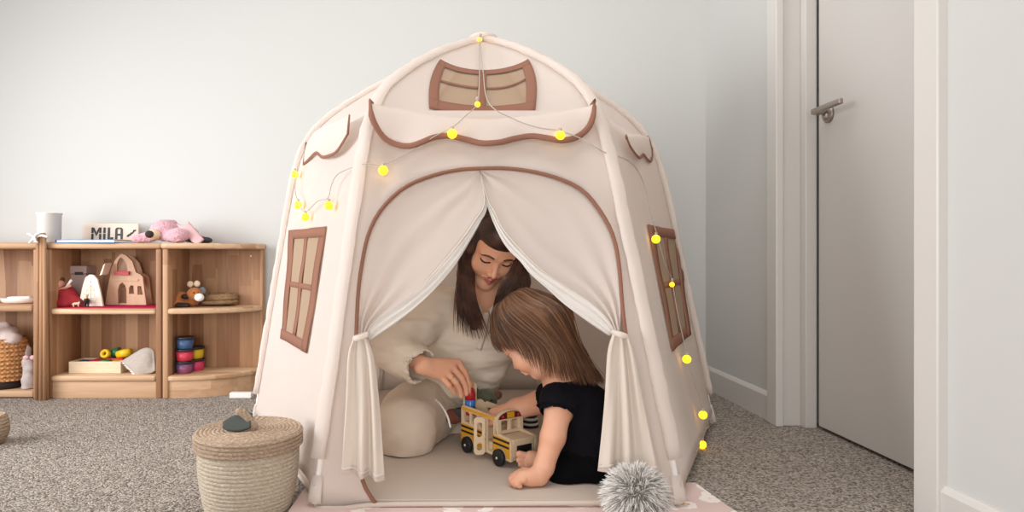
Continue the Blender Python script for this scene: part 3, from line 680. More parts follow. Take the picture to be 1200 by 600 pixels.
# middle tier of the straight shelf
sz = .3475
tag(obj('felt_sheet', box2(XA+.03, XB-.028, 2.525, 2.69, sz, sz+.0035, .001), M['magenta'], smooth=False), 'thin magenta felt sheet spread under the toys on the middle shelf', 'felt')
sz = .3515
gb = root('storage_box', 'mauve grey cardboard box with a small dark label at the shelf back', 'box', (X(86, 2.66), 2.665, sz))
obj('body', box((.140, .075, .125), (0, 0, .0626), .003), M['mauve'], gb, world=False, smooth=False)
obj('lid', box((.144, .079, .032), (0, 0, .1425), .003), M['mauve'], gb, world=False, smooth=False)
obj('label', box((.034, .001, .012), (.043, -.0402, .128), .0003), M['charcoal'], gb, world=False, smooth=False)
rd = root('rag_doll', 'rag doll in a deep red dress slumped before the grey box', 'doll', (X(80, 2.57), 2.57, sz))
s = Soft((-1.58, 2.5, .345), (-1.36, 2.64, .47), .003); d = 2.575
s.chain([P3(72, 340, d), P3(80, 346, d-.01), P3(94, 356, d-.02)], [.024, .030, .018], .012).ell(P3(78, 355, d-.01), (.045, .035, .026), .012).cap(P3(92, 357, d-.02), P3(101, 360, d-.02), .012, .009, .01).cut_below(sz)
obj('dress', wrinkle(s.mesh(), .003, 40), M['red'], rd)
s = Soft((-1.6, 2.5, .36), (-1.45, 2.64, .48), .003).ell(P3(68, 333, d-.01), (.024, .022, .022), .004).cap(P3(70, 340, d-.02), P3(82, 335, d-.03), .007, .006, .004)
obj('face', s.mesh(), M['skinp'], rd); obj('hair', ball((.026, .024, .016), P3(67.5, 328, d-.004), 16), M['hairb'], rd)
obj('sleeve', tube([P3(77, 337, d-.03), P3(84, 328, d-.032)], [.004, .0055], 8), M['white'], rd)
def toy_animal(c, sc, face, mb, mh, label, group=None):
    r = root('toy_animal', label, 'toy animal', c, face)
    s = Soft((-.05, -.03, 0), (.05, .03, .07), .0018)
    s.chain([(-.02, 0, .026), (.0, 0, .027), (.016, 0, .029)], [.011, .0105, .011], .006)
    for x, y in ((-.022, .007), (-.022, -.007), (.016, .007), (.016, -.007)): s.chain([(x, y, .024), (x-.001, y, .012), (x, y, .002)], [.0055, .004, .0038], .004)
    s.cap((.016, 0, .03), (.026, 0, .044), .009, .007, .005).cap((-.028, 0, .028), (-.038, 0, .018), .003, .002, .003)
    s.cut_below(0)
    obj('body', (s.mesh()[0]*sc, s.mesh()[1]), mb, r, world=False)
    s = Soft((0, -.03, .03), (.06, .03, .075), .0018); s.ell((.029, 0, .048), (.012, .009, .010), .003).cap((.032, 0, .046), (.043, 0, .043), .006, .0048, .003)
    for y in (-.007, .007): s.cap((.024, y, .054), (.021, y*1.5, .064), .003, .0018, .002)
    g = s.mesh(); obj('head', (g[0]*sc, g[1]), mh, r, world=False)
toy_animal((X(100, 2.53), 2.540, sz), .85, -1.15, M['choc'], M['cream'], 'dark toy animal with a cream head standing beside the red doll')
toy_animal((X(89, 2.53), 2.535, sz), .45, .3, M['cream'], M['hairb'], 'tiny cream toy animal with a brown head before the red doll')
dh = root('dollhouse', 'tan wooden dollhouse with arched openings and a cream wing opened forward', 'dollhouse', (X(148, 2.62), 2.62, sz))
k = 2.62/F
def hp(L): return [((x-148)*k, (360.3-y)*k) for x, y in L]
out = hp([(124, 360), (126, 345), (129, 330), (131, 318), (136, 307), (141, 301), (144, 300), (149, 302), (156, 309), (160, 322), (165, 324), (168, 327), (172, 358), (172, 360)])
win = hp([(138, 322), (138, 312), (140, 307), (142.5, 304.5), (145, 306), (148, 310), (149.5, 315), (150, 322)])
door = hp([(139, 359), (139, 342), (141, 336), (144, 334), (147, 336), (149, 342), (149, 359)])
w1 = [((x-148)*k, (360.3-y)*k) for x, y in [(152, 347), (152, 340), (154, 337), (157, 337.5), (158, 347)]]; w2 = [((x-148)*k, (360.3-y)*k) for x, y in [(162, 348), (162, 338), (166, 338), (168, 348)]]
obj('front_wall', plate(out, [win, door, w1, w2], .012, .001), M['tan'], dh, world=False, smooth=False)
obj('back_wall', mv(plate([(x*.96, z*.97) for x, z in out], t=.006), (0, .055, 0)), M['tan'], dh, world=False, smooth=False)
obj('floor_board', box2(-.08, .08, .0065, .052, .0, .008, .001), M['tan'], dh, world=False, smooth=False)
obj('upper_floor', box2(-.055, .055, .0065, .052, .082, .088, .001), M['tan'], dh, world=False, smooth=False)
obj('window_sill', box2((136-148)*k, (153-148)*k, -.016, -.006, (360.3-325)*k, (360.3-320.5)*k, .001), M['redp'], dh, world=False, smooth=False, label='red window ledge')
obj('floor_rail', box2(-.050, .052, -.009, -.006, (360.3-332)*k, (360.3-330)*k, .0005), M['tan'], dh, world=False, smooth=False)
kw = 2.56/F; cx = 124
wg = [((x-148)*kw, (360.8-y)*kw) for x, y in [(110, 360.6), (112, 350), (115, 336), (118, 327), (122, 324), (125, 323.5), (128, 324.5), (132, 329), (136, 346), (138.5, 360.6)]]
hole = [((124.3-148)*kw+.0022*math.cos(a), (360.8-332)*kw+.0022*math.sin(a)) for a in np.linspace(0, 2*math.pi, 12, endpoint=False)]
ow = obj('open_wing', mv(plate(wg, [hole], .010, .001), (-.028, -.060, 0)), M['shell'], dh, world=False, smooth=False, label='cream dollhouse wing')
fr = []
for a, b in (((120, 351), (120, 342)), ((129, 351), (129, 342)), ((120, 351), (129, 351)), ((124.5, 351), (124.5, 336)), ((120, 342), (124.5, 336)), ((129, 342), (124.5, 336)), ((120, 342), (129, 342))):
    fr.append(tube([((a[0]-148)*kw-.028, -.0653, (360.8-a[1])*kw), ((b[0]-148)*kw-.028, -.0653, (360.8-b[1])*kw)], .0006, 4))
obj('etched_window', join(*fr), M['tan'], ow, world=False)
obj('slanted_edge', mv(plate([((x-148)*k, (360.3-y)*k) for x, y in ((125.5, 325), (128, 324), (132, 311), (130, 313))], t=.05), (0, -.031, 0)), M['shell'], dh, world=False, smooth=False, label='cream edge strip of the open wing')
# lower tier of the straight shelf
sz = .0885
tr = root('wooden_tray', 'shallow pale wooden tray of coloured toy blocks on the lower shelf', 'tray', (X(119, 2.60), 2.60, sz))
tw, td = .205, .10
obj('floor_board', box((tw, td, .006), (0, 0, .003), .001), M['ply'], tr, world=False, smooth=False)
for s_ in (-1, 1): obj('side_board', box((tw, .009, .040), (0, s_*(td/2-.0045), .026), .0015), M['ply'], tr, world=False, smooth=False)
for s_ in (-1, 1): obj('end_board', box((.009, td-.019, .040), (s_*(tw/2-.0045), 0, .026), .0015), M['ply'], tr, world=False, smooth=False)
bx, bz = X(119, 2.60), sz+.0065
def blk(geo, m, label, cat='toy block'): tag(obj('toy_block', geo, m), label, cat, 'toy blocks in the wooden tray')
blk(box((.05, .035, .036), (bx-.062, 2.605, bz+.0185), .003), M['navy'], 'navy blue toy block at the left end of the wooden tray')
blk(box((.045, .07, .040), (bx-.012, 2.605, bz+.0205), .003), M['redp'], 'red toy block in the middle of the wooden tray')
blk(box((.032, .03, .042), (bx+.030, 2.578, bz+.0215), .003), M['green'], 'low green toy block near the front of the wooden tray')
blk(box((.04, .035, .038), (bx+.072, 2.578, bz+.0195), .003), M['yellow'], 'yellow toy block at the right front corner of the tray')
blk(box((.07, .035, .044), (bx+.05, 2.618, bz+.0225), .003), M['redp'], 'red toy block at the back right of the wooden tray')
blk(mv(rot(lathe([(.0075, -.012), (.017, -.012), (.019, 0), (.017, .012), (.0075, .012), (.0075, -.012)], 24), 1.25, 'X'), (bx+.014, 2.605, bz+.0615)), M['yellow'], 'yellow ring block with a dark hole on top of the tray', 'toy block')
blk(mv(rot(lathe([(0, -.016), (.018, -.016), (.019, 0), (.018, .016), (0, .016)], 24), 1.35, 'Y'), (bx+.044, 2.63, bz+.0635)), M['green'], 'dark green barrel block lying on top of the tray', 'toy block')
blk(mv(rot(lathe([(0, -.028), (.015, -.028), (.017, 0), (.015, .028), (0, .028)], 24), 1.35, 'Y'), (bx+.082, 2.618, bz+.0625)), M['yellow'], 'long yellow barrel block lying on top of the tray', 'toy block')
lb = root('linen_pouch', 'grey linen pouch slumped against the right side of the lower shelf', 'pouch', (X(163, 2.55), 2.55, sz))
def pouch(u, v):
    c = [(143, 424), (171, 408.5), (181.5, 412), (181.5, 434), (161, 439.6)]
    a = np.array([(143, 423), (155, 415), (168, 408), (176, 408), (181, 412)], float); b = np.array([(160, 440.5), (166, 439.5), (173, 438), (178, 437), (181.5, 434)], float)
    A = spline(a, 21)[int(round(u*20))]; B = spline(b, 21)[int(round(u*20))]; p = A*(1-v)+B*v
    return U(p[0], p[1], 2.535+.028*(1-v)-.016*math.sin(math.pi*v)*math.sin(math.pi*min(1, u+.1)))
g = wrinkle(grid(pouch, 21, 18), .002, 60)
obj('pouch_body', g, M['linen'], lb, solid=.012, offset=1)
obj('frayed_edge', strands([spline(np.array([pouch(0, v), pouch(0, v)+np.array([-.006-.004*rng.random(), -.004, -.004+.008*rng.random()])]), 3) for v in np.linspace(.02, .98, 40)], .0012), M['paper'], lb)
# corner unit contents
sz = .3475
hr = root('plush_horse', 'ginger plush horse with dark hooves and white muzzle lying on corner shelf', 'plush toy', (X(218, 2.60), 2.60, sz)); d = 2.60
s = Soft((-1.16, 2.5, .34), (-.98, 2.7, .46), .003)
s.chain([P3(203, 353, d-.02), P3(213, 348, d), P3(222, 350, d+.01)], [.013, .019, .02], .012).ell(P3(224, 354, d+.01), (.03, .03, .02), .012).ell(P3(228, 344, d-.015), (.030, .026, .024), .008).cap(P3(205, 357, d-.03), P3(214, 356, d-.02), .012, .013, .008).cap(P3(226, 346, d-.01), P3(233, 348, d-.03), .018, .014, .006).cut_below(sz)
obj('body', s.mesh(), M['horse'], hr)
s = Soft((-1.2, 2.5, .34), (-.98, 2.7, .46), .003); s.ell(P3(200, 357, d-.035), (.018, .016, .013), .004).ell(P3(217, 347.5, d-.025), (.017, .010, .011), .003).cap(P3(209, 358, d-.035), P3(219, 358, d-.035), .0125, .011, .004).cut_below(sz)
obj('hoof_patch', s.mesh(), M['choc'], hr, label='dark brown hooves')
obj('muzzle', ball((.019, .015, .016), P3(233.5, 348.5, d-.045), 18), M['white'], hr)
for x, y in ((223, 333), (231, 332.5)): obj('ear', ball((.013, .008, .013), P3(x, y, d-.012), 14), M['cream'], hr)
obj('mane', ball((.016, .012, .017), P3(237, 341, d+.006), 14), M['slate'], hr, label='slate grey cloth mane')
for x in (227, 232): obj('eye', ball(.0028, P3(x, 343, d-.041), 10), M['black'], hr)
st = root('straw_coil', 'coil of brown straw rope on the middle corner shelf beside the horse', 'rope', (X(254, 2.64), 2.635, sz))
cc = np.array([X(257, 2.64), 2.648, sz]); hel = [cc+np.array([(.062+.006*math.sin(a*.37))*math.cos(a), (.040+.004*math.sin(a*.5))*math.sin(a), .0095+.0085*a/(2*math.pi)*.9]) for a in np.linspace(0, 2*math.pi*4.6, 170)]
obj('rope', tube(np.array(hel), .0085, 8), M['straw'], st); hel2 = [cc+np.array([.042*math.cos(a), .024*math.sin(a), .0095+.0085*a/(2*math.pi)]) for a in np.linspace(0, 2*math.pi*4.2, 120)]
obj('rope_core', tube(np.array(hel2), .0085, 8), M['straw'], st)
sz = .0885
def tub(name, c, body, label):
    r = root(name, label, 'tub', c, 0, 'dough tubs stacked on the corner shelf')
    obj('tub_body', lathe([(0, 0), (.027, 0), (.029, .002), (.0325, .038), (0, .038)], 28), body, r, world=False)
    obj('tub_lid', lathe([(0, .0383), (.034, .0383), (.036, .040), (.0365, .046), (.034, .0475), (.031, .0455), (0, .0455)], 28), M['lidblack'], r, world=False)
M['lidblack'] = mat('black_plastic_lid', '25262b', .35)
def tubm(n, c, c2=None): return mat(n, c, .35, col2=c2, vscale=18)
h = .0478; dx = 2.565
tub('dough_tub', (X(216.5, dx), dx, sz), tubm('mixed_dough', '3a4a78', '9c4a68'), 'blue and pink dough tub at the bottom of the stack')
tub('dough_tub', (X(216.5, dx), dx, sz+h), tubm('pink_dough', 'd2374f'), 'coral red dough tub in the middle of the stack')
tub('dough_tub', (X(217, dx), dx, sz+2*h), tubm('blue_dough', '3f5b86'), 'blue dough tub on top of the stack')
tub('dough_tub', (X(229.5, dx+.06), dx+.062, sz), tubm('magenta_dough', 'd23a67'), 'magenta dough tub behind the stack under the yellow tub')
tub('dough_tub', (X(229, dx+.06), dx+.062, sz+h), tubm('yellow_dough', 'd8b31f'), 'yellow dough tub behind the stack')
# left unit contents
pl = root('pale_tray', 'pale pink oval tray on the middle board of the left shelf', 'tray', (X(20, 2.56), 2.575, .3625))
obj('dish', (lambda g: (g[0]*np.array([1.15, .8, 1]), g[1]))(lathe([(0, .002), (.05, .002), (.058, .008), (.062, .022), (.058, .022), (.05, .010), (0, .008)], 32)), mat('pale_pink_glaze', 'ead9d2', .4), pl, world=False)
obj('folded_cloth', wrinkle((lambda g: (g[0]*np.array([1, 1, 1]), g[1]))(box((.09, .05, .018), (.01, 0, .019), .007, 4)), .003, 50), M['white'], pl, world=False)
M['knit'] = mat('orange_knit', 'c99464', .95, spec=.1, bump=1, bscale=90, bdist=.008, var=.25, vscale=80)
kb = root('knitted_basket', 'orange knitted basket on the floor of the left shelf', 'basket', (X(4, 2.58), 2.585, .0305))
def knitp(a, t):
    z = .03+t*.165; r = .082*(1-.35*max(0, t-.45)**1.2)*(1+.04*math.sin(t*64)*1.0+.035*math.sin(a*34+math.pi*(int(t*20) % 2)))
    return np.array([1.12*r*math.cos(a), r*math.sin(a), z])
obj('basket_body', grid(lambda u, v: knitp(u*2*math.pi, v), 150, 90, True), M['knit'], kb, world=False)
obj('basket_base', lathe([(0, 0), (.078, 0), (.084, .012), (.082, .032), (0, .032)], 30), M['choc'], kb, world=False)
s = Soft((-.11, -.09, .17), (.11, .09, .275), .004); s.ell((-.02, 0, .215), (.075, .055, .04), .01).ell((.04, -.02, .19), (.04, .04, .03), .01).ell((.0, -.03, .245), (.04, .03, .022), .01)
obj('stuffed_cloth', wrinkle(s.mesh(), .006, 28), mat('pale_pink_cloth', 'cfbdb8', .9, bump=.2, bscale=200), kb, world=False, label='pale pink cloth stuffed in the basket')
gp = root('plush_elephant', 'limp grey plush leaning beside the orange basket in the left shelf', 'plush toy', (X(37, 2.56), 2.54, .0305))
s = Soft((-1.68, 2.49, .02), (-1.56, 2.63, .24), .0035); d = 2.545
s.chain([P3(34, 458, d), P3(34, 445, d), P3(32, 428, d+.01), P3(31, 412, d+.02), P3(28, 395, d+.03)], [.026, .024, .022, .016, .008], .012).cap(P3(36, 432, d), P3(33, 425, d), .02, .02, .01).cut_below(.031)
obj('body', wrinkle(s.mesh(), .004, 40), mat('grey_pink_plush', 'bdb0ad', .95, bump=.5, bscale=200), gp)
obj('bow', join(*[ball((.012, .007, .009), P3(x, 419, d-.012), 12) for x in (30.5, 38.5)]), M['pinkflat'], gp)

# ---------------------------------------------------------------- people
def turn(y, p, r):
    return np.array(Matrix.Rotation(r, 3, 'Y') @ Matrix.Rotation(y, 3, 'Z') @ Matrix.Rotation(p, 3, 'X'))
def sculpt_head(s, fr, k=1.0, child=False):                # face looks along local -Y
    q = fr.s
    E = lambda c, r, kk=.01, sub=False: s.ell(c, np.array(r)*q, kk*q, fr=fr, sub=sub)
    C = lambda a, b, ra, rb, kk=.006, sub=False: s.cap(a, b, ra*q, rb*q, kk*q, fr=fr, sub=sub)
    E((0, .015, .035), (.075, .094, .086)); E((0, -.030, -.030), (.059, .060, .074), .03); E((0, -.045, .03), (.060, .048, .052), .02)
    if child:
        E((-.036, -.055, -.040), (.030, .030, .031), .02); E((.036, -.055, -.040), (.030, .030, .031), .02); E((0, -.066, -.090), (.020, .016, .014), .02); E((0, -.03, -.085), (.042, .036, .026), .02)
        C((0, -.088, -.008), (0, -.099, -.030), .008, .011, .012)
        C((-.013, -.090, -.056), (.013, -.090, -.056), .007, .007, .006); C((-.010, -.087, -.067), (.010, -.087, -.067), .007, .007, .006)
    else:
        E((-.038, -.058, -.030), (.024, .022, .026), .02); E((.038, -.058, -.030), (.024, .022, .026), .02)
        E((0, -.072, -.098), (.017, .014, .014), .02); C((-.045, -.02, -.072), (-.012, -.062, -.098), .016, .014, .02); C((.045, -.02, -.072), (.012, -.062, -.098), .016, .014, .02)
        C((0, -.087, .008), (0, -.106, -.030), .0065, .0088, .010)
        for x in (-.0105, .0105): E((x, -.096, -.034), (.0078, .009, .0065), .006)
        C((0, -.100, -.036), (0, -.090, -.040), .006, .006, .004)
        for x in (-1, 1):
            C((0, -.0955, -.0575), (x*.024, -.083, -.0555), .0044, .0024, .004); C((0, -.0945, -.0675), (x*.021, -.083, -.0585), .0055, .0026, .004)
        C((0, -.0985, -.0622), (.023, -.089, -.0575), .0016, .0012, .002, True); C((0, -.0985, -.0622), (-.023, -.089, -.0575), .0016, .0012, .002, True)
    for x in (-1, 1):
        if not child: E((x*.077, .012, -.004), (.008, .018, .029), .006); E((x*.083, .006, -.002), (.005, .009, .016), .004, True)
        E((x*.031, -.100, .004), (.017, .013, .011), .012, True)
        E((x*.031, -.0745, .003), (.0145, .0125, .0115), .003)
        C((x*.012, -.088, .021), (x*.045, -.078, .021), .006, .004, .012)
def onface(bv, fr, x, z, lift=.0008):
    o = fr((x, -.2, z)); dvec = fr.R@np.array((0, 1.0, 0)); h = bv.ray_cast(Vector(o), Vector(dvec), .4*fr.s)
    if h[0] is None: return fr((x, -.09, z))
    return np.array(h[0])-dvec*lift
def lids(bv, fr, name, parent, m, brow, brow_t=.0022, lash_t=.0014):
    for sx in (-1, 1):
        P = [onface(bv, fr, sx*(.031+a), .0035-.0055*(1-(a/.016)**2)*.9-.001) for a in np.linspace(-.0145, .0165, 11)]
        obj('eyelashes', tube(np.array(P), np.r_[.0006, np.full(9, lash_t), .0007], 6), m, parent)
        P = [onface(bv, fr, sx*(.013+.038*t), .0205+.0065*math.sin(math.pi*(t*.85+.08))-.004*t, .0006) for t in np.linspace(0, 1, 10)]
        obj('eyebrow', tube(np.array(P), brow_t*np.r_[.7, .95, 1, 1, 1, .95, .9, .75, .55, .3], 6, flat=.5), brow, parent)
def clothes(s, name, m, parent, amp=.004, sc=16, fine=.0012, seed=0):
    sc = np.array(sc if hasattr(sc, '__len__') else (sc, sc, sc), float); g = wrinkle(s.mesh(), amp, sc, seed); g = wrinkle(g, fine, sc*3.2, seed+5); return obj(name, g, m, parent)
def skinmat(n, c, c2): return mat(n, c, .5, spec=.35, col2=c2, vscale=26, bump=.08, bscale=500, bdist=.0005, sss=.12)
M['skin'] = skinmat('skin', 'eaae8c', 'edb698'); M['skinc'] = skinmat('child_skin', 'dca283', 'e2ae92'); M['lips'] = mat('lips', 'b4605c', .4)
M['hair_d'] = mat('dark_brown_hair', '2a1a15', .42, spec=.5, col2='5a3a2a', vscale=30); M['hair_l'] = mat('light_brown_hair', '6b4831', .45, spec=.5, var=.12, vscale=14); M['hair_b'] = mat('fair_brown_hair', '8c6445', .42, spec=.5, var=.12, vscale=14); M['hair_k'] = mat('deep_brown_hair', '4a3122', .45, spec=.5)
M['hair_m'] = mat('brown_hair_lengths', '3a241a', .4, spec=.5, col2='6b4633', vscale=30); M['brow_l'] = mat('soft_brow', '6f4b39', .8); M['lash'] = mat('lash', '1c1210', .6)
M['blouse'] = mat('beige_linen_blouse', 'e6dac9', .9, spec=.1, bump=.15, bscale=700, bdist=.0006, trans=.0)
M['slacks'] = mat('beige_slacks', 'decfbe', .9, spec=.1, bump=.12, bscale=700, bdist=.0006)
M['gold'] = mat('gold_ring', 'd9b36a', .3, metal=1)
M['tee'] = mat('black_cotton_tee', '0f0e14', .9, spec=.15, bump=.2, bscale=500, bdist=.0006); M['bpants'] = mat('black_pants', '08080a', .9, spec=.1)
# ---- woman
WD = 1.84
hw = Frame(U(577.5, 287, WD), turn(.22, .66, .18), .96)
wo = root('person', 'woman with long dark hair in a beige shirt kneeling inside the tent', 'person', (U(500, 300, 2.0)[0], 1.95, .0165))
s = Soft((-.25, 1.64, .016), (.36, 2.36, .73), .0028)
sculpt_head(s, hw)
nb = U(568, 352, 1.95)
s.cap(hw((0, .03, -.05)), nb, .050, .056, .02)
s.chain([nb, U(556, 385, 2.0), U(540, 430, 2.06), U(525, 470, 2.14)], [.055, .10, .095, .10], .05)
wsh, wel, wwr = U(502, 362, 1.93), U(459, 407, 1.82), U(497, 428, 1.735)
s.chain([U(545, 362, 1.96), wsh, wel], [.05, .048, .036], .02).cap(wel, wwr, .036, .0205, .012)
s.chain([U(585, 366, 1.98), U(622, 372, 2.04), U(642, 430, 2.14), U(674, 468, 2.08)], [.05, .046, .036, .022], .02)
s.ell(U(680, 480, 2.05), (.034, .045, .014), .01)                # far hand resting on the pad
for i in range(4): s.chain([U(670+i*7, 482, 2.03), U(668+i*7.5, 488, 1.99), U(667+i*8, 490, 1.97)], [.009, .008, .007], .003)
s.cap(U(668, 480, 2.05), U(660, 487, 2.02), .010, .008, .004)
s.chain([U(520, 470, 2.12), U(482, 498, 1.80), U(455, 522, 2.02), U(450, 515, 2.16)], [.09, .058, .045, .03], .02)
s.chain([U(535, 470, 2.15), U(538, 502, 2.00), U(520, 505, 2.18)], [.09, .055, .04], .02)
# near hand: back of the palm, four fingers and thumb pinching the doll
mcp = [U(537, 425, 1.785), U(530.5, 431, 1.768), U(523.5, 436.5, 1.755), U(516.5, 440.5, 1.748)]
for m_ in mcp: s.cap(wwr+(m_-mcp[1])*.35, m_, .0150, .0108, .010)
FIN = [[mcp[0], U(545.5, 438, 1.790), U(549, 449, 1.792), U(549.5, 458.5, 1.790)], [mcp[1], U(541, 443, 1.772), U(545.5, 453, 1.777), U(546.5, 461.5, 1.778)],
       [mcp[2], U(534.5, 448.5, 1.755), U(539, 457, 1.763), U(540.5, 464.5, 1.768)], [mcp[3], U(526, 451.5, 1.746), U(530.5, 457.5, 1.757), U(533, 462, 1.765)]]
for f, r in zip(FIN, (1, 1.02, .97, .88)): s.chain(f, [.0100*r, .0086*r, .0076*r, .0066*r], .0022)
s.chain([U(507, 433, 1.755), U(527, 444, 1.795), U(540, 455, 1.805), U(547, 463, 1.800)], [.013, .0115, .0098, .008], .004)
s.cut_below(.0172)
gw = s.mesh(); wb = obj('body', gw, [M['skin'], M['lips']], wo)
fc = np.array([np.mean(gw[0][list(f)], 0) for f in gw[1]]); lo = ((fc-hw.c)/hw.s)@hw.R
def liptest(L):
    x, y, z = L.T; c = 6.*x*x; up = ((x/.024)**2+((z-c+.0578)/.0042)**2 < 1); dn = ((x/.021)**2+((z-c+.0655)/.0058)**2 < 1)
    return (up | dn) & (y < -.07)
wb.data.polygons.foreach_set('material_index', liptest(lo).astype(int).tolist()); wb.data.update()
bvw = surface(gw)
lids(bvw, hw, 'woman', wo, M['lash'], M['hair_d'], .0030, .0023)
rc, ra = (FIN[2][0]*.45+FIN[2][1]*.55), FIN[2][1]-FIN[2][0]; ra /= np.linalg.norm(ra)
e1 = np.cross(ra, (0, 0, 1)); e1 /= np.linalg.norm(e1); e2 = np.cross(ra, e1)
obj('ring', tube(np.array([rc+.0098*(math.cos(a)*e1+math.sin(a)*e2) for a in np.linspace(0, 2*math.pi, 24, endpoint=False)]), .0011, 6, closed=True), M['gold'], wo)
# shirt
s = Soft((-.28, 1.66, .05), (.36, 2.42, .58), .004)
s.chain([U(567, 362, 1.965), U(553, 392, 2.01), U(533, 435, 2.05), U(522, 462, 2.10)], [.075, .128, .128, .135], .05)
s.chain([U(545, 366, 1.97), U(504, 364, 1.94), U(459, 408, 1.825)], [.07, .066, .060], .03)
cu0, cu1 = U(459, 409, 1.825), U(489, 427, 1.752)
s.chain([cu0, U(474, 418, 1.79), cu1], [.060, .056, .050], .02)
s.chain([U(587, 370, 1.985), U(622, 376, 2.045), U(642, 430, 2.145), U(670, 462, 2.09)], [.07, .064, .052, .042], .03)
s.ell(U(572, 418, 1.975), (.055, .06, .10), .05, R=np.array(Matrix.Rotation(.35, 3, 'Y')))
ax_ = (cu1-cu0)/np.linalg.norm(cu1-cu0)
s.cap(cu1-ax_*.02, cu1+ax_*.08, .043, .046, .004, sub=True)
s.cap(nb+np.array([0, -.01, -.01]), hw((0, .03, -.05)), .057, .062, .006, sub=True)
clothes(s, 'shirt', M['blouse'], wo, .016, (8, 8, 22), .004, 3)
# collar, front placket
def flap(pts, t=.004, nm='collar'):
    P = np.array(pts); A = spline(P[:len(P)//2], 12); B = spline(P[len(P)//2:], 12); return obj(nm, strip(A, B, 5), M['blouse'], wo, solid=t)
flap([U(552, 338, 1.90), U(556, 350, 1.865), U(566, 362, 1.85), U(546, 346, 1.89), U(550, 362, 1.85), U(563, 380, 1.835)])
flap([U(590, 342, 1.90), U(584, 352, 1.865), U(573, 362, 1.85), U(598, 350, 1.89), U(592, 364, 1.85), U(577, 379, 1.835)])
obj('placket', tube(spline(np.array([U(570, 366, 1.850), U(568, 385, 1.862), U(561, 410, 1.875)]), 14), .008, 8, flat=.35, up=(1, 0, 0)), M['blouse'], wo)
# slacks
s = Soft((-.30, 1.62, .016), (.30, 2.42, .36), .004)
s.chain([U(520, 468, 2.12), U(487, 490, 1.90), U(475, 502, 1.79)], [.125, .100, .088], .03).chain([U(475, 505, 1.78), U(458, 521, 1.90), U(447, 518, 2.10)], [.080, .062, .05], .03)
s.cap(U(472, 527, 1.755), U(469, 539, 1.72), .045, .012, .03)
s.chain([U(530, 468, 2.15), U(532, 500, 2.03), U(520, 505, 2.18)], [.125, .085, .06], .03)
s.cut_below(.0175)
clothes(s, 'trousers', M['slacks'], wo, .009, (10, 10, 16), .002, 9)
obj('waist_cord', tube(spline(np.array([U(509, 467, 1.84), U(517, 475, 1.80), U(524, 487, 1.775), U(528, 501, 1.765)]), 20), .0028, 8), M['paper'], wo, label='pale trouser cord')
# woman's hair
s = Soft((-.05, 1.70, .30), (.30, 2.05, .74), .003)
q = hw.s
s.ell((0, .026, .042), np.array((.083, .095, .090))*q, .01, fr=hw).ell((0, .05, -.02), np.array((.078, .06, .08))*q, .02, fr=hw)
s.ell((0, -.030, .072), np.array((.068, .068, .052))*q, .015, fr=hw)
for x in (-1, 1): s.ell((x*.070, -.012, .01), np.array((.020, .045, .060))*q, .015, fr=hw)
s.ell((0, -.098, -.058), np.array((.064, .075, .105))*q, .004, fr=hw, sub=True)
s.chain([hw((-.078, .01, -.01)), U(546, 322, 1.83), U(547, 352, 1.825), U(556, 382, 1.81)], [.024, .024, .026, .013], .012)
s.chain([hw((.078, .0, -.01)), U(608, 330, 1.84), U(600, 360, 1.84), U(588, 395, 1.83)], [.026, .032, .034, .02], .012)
g = s.mesh(); wh = obj('hair', g, M['hair_d'], wo)
def lockset(guides, n, jit, r, m, parent, name='hair_strands', npt=16, wave=.003):
    Gs = [spline(np.array(g), npt) for g in guides]; out = []
    for _ in range(n):
        u = rng.random()*(len(Gs)-1); i = min(int(u), len(Gs)-2); f = u-i
        P = Gs[i]*(1-f)+Gs[i+1]*f; t = np.linspace(0, 1, npt)[:, None]
        off = rng.normal(0, jit, 3); P = P+off*(.35+.65*t)+wave*np.stack([np.sin(t[:, 0]*6+rng.random()*6)*t[:, 0]]*3, 1)*rng.normal(0, .7, 3)
        k = npt-int(rng.random()*4); out.append(P[:k])
    return obj(name, strands(out, r), m, parent)
H = hw
lockset([[H((-.01, -.058, .112)), H((-.045, -.055, .085)), H((-.076, -.02, .045)), U(551, 312, 1.80), U(557, 350, 1.80), U(572, 396, 1.80)],
         [H((-.01, -.03, .128)), H((-.055, -.02, .10)), H((-.085, .005, .04)), U(543, 312, 1.80), U(546, 350, 1.795), U(556, 396, 1.795)],
         [H((-.01, .0, .133)), H((-.06, .01, .10)), H((-.088, .025, .03)), U(540, 318, 1.82), U(535, 352, 1.82), U(534, 388, 1.815)]], 420, .0045, .0013, M['hair_m'], wh)
lockset([[H((-.004, -.058, .112)), H((.045, -.055, .085)), H((.076, -.02, .045)), U(600, 318, 1.80), U(584, 345, 1.80), U(574, 392, 1.81)],
         [H((-.004, -.03, .128)), H((.055, -.02, .10)), H((.085, .005, .04)), U(608, 318, 1.80), U(598, 350, 1.80), U(588, 400, 1.81)],
         [H((-.004, .0, .133)), H((.06, .01, .10)), H((.088, .025, .03)), U(614, 322, 1.82), U(618, 352, 1.82), U(618, 395, 1.83)]], 420, .0045, .0013, M['hair_m'], wh)
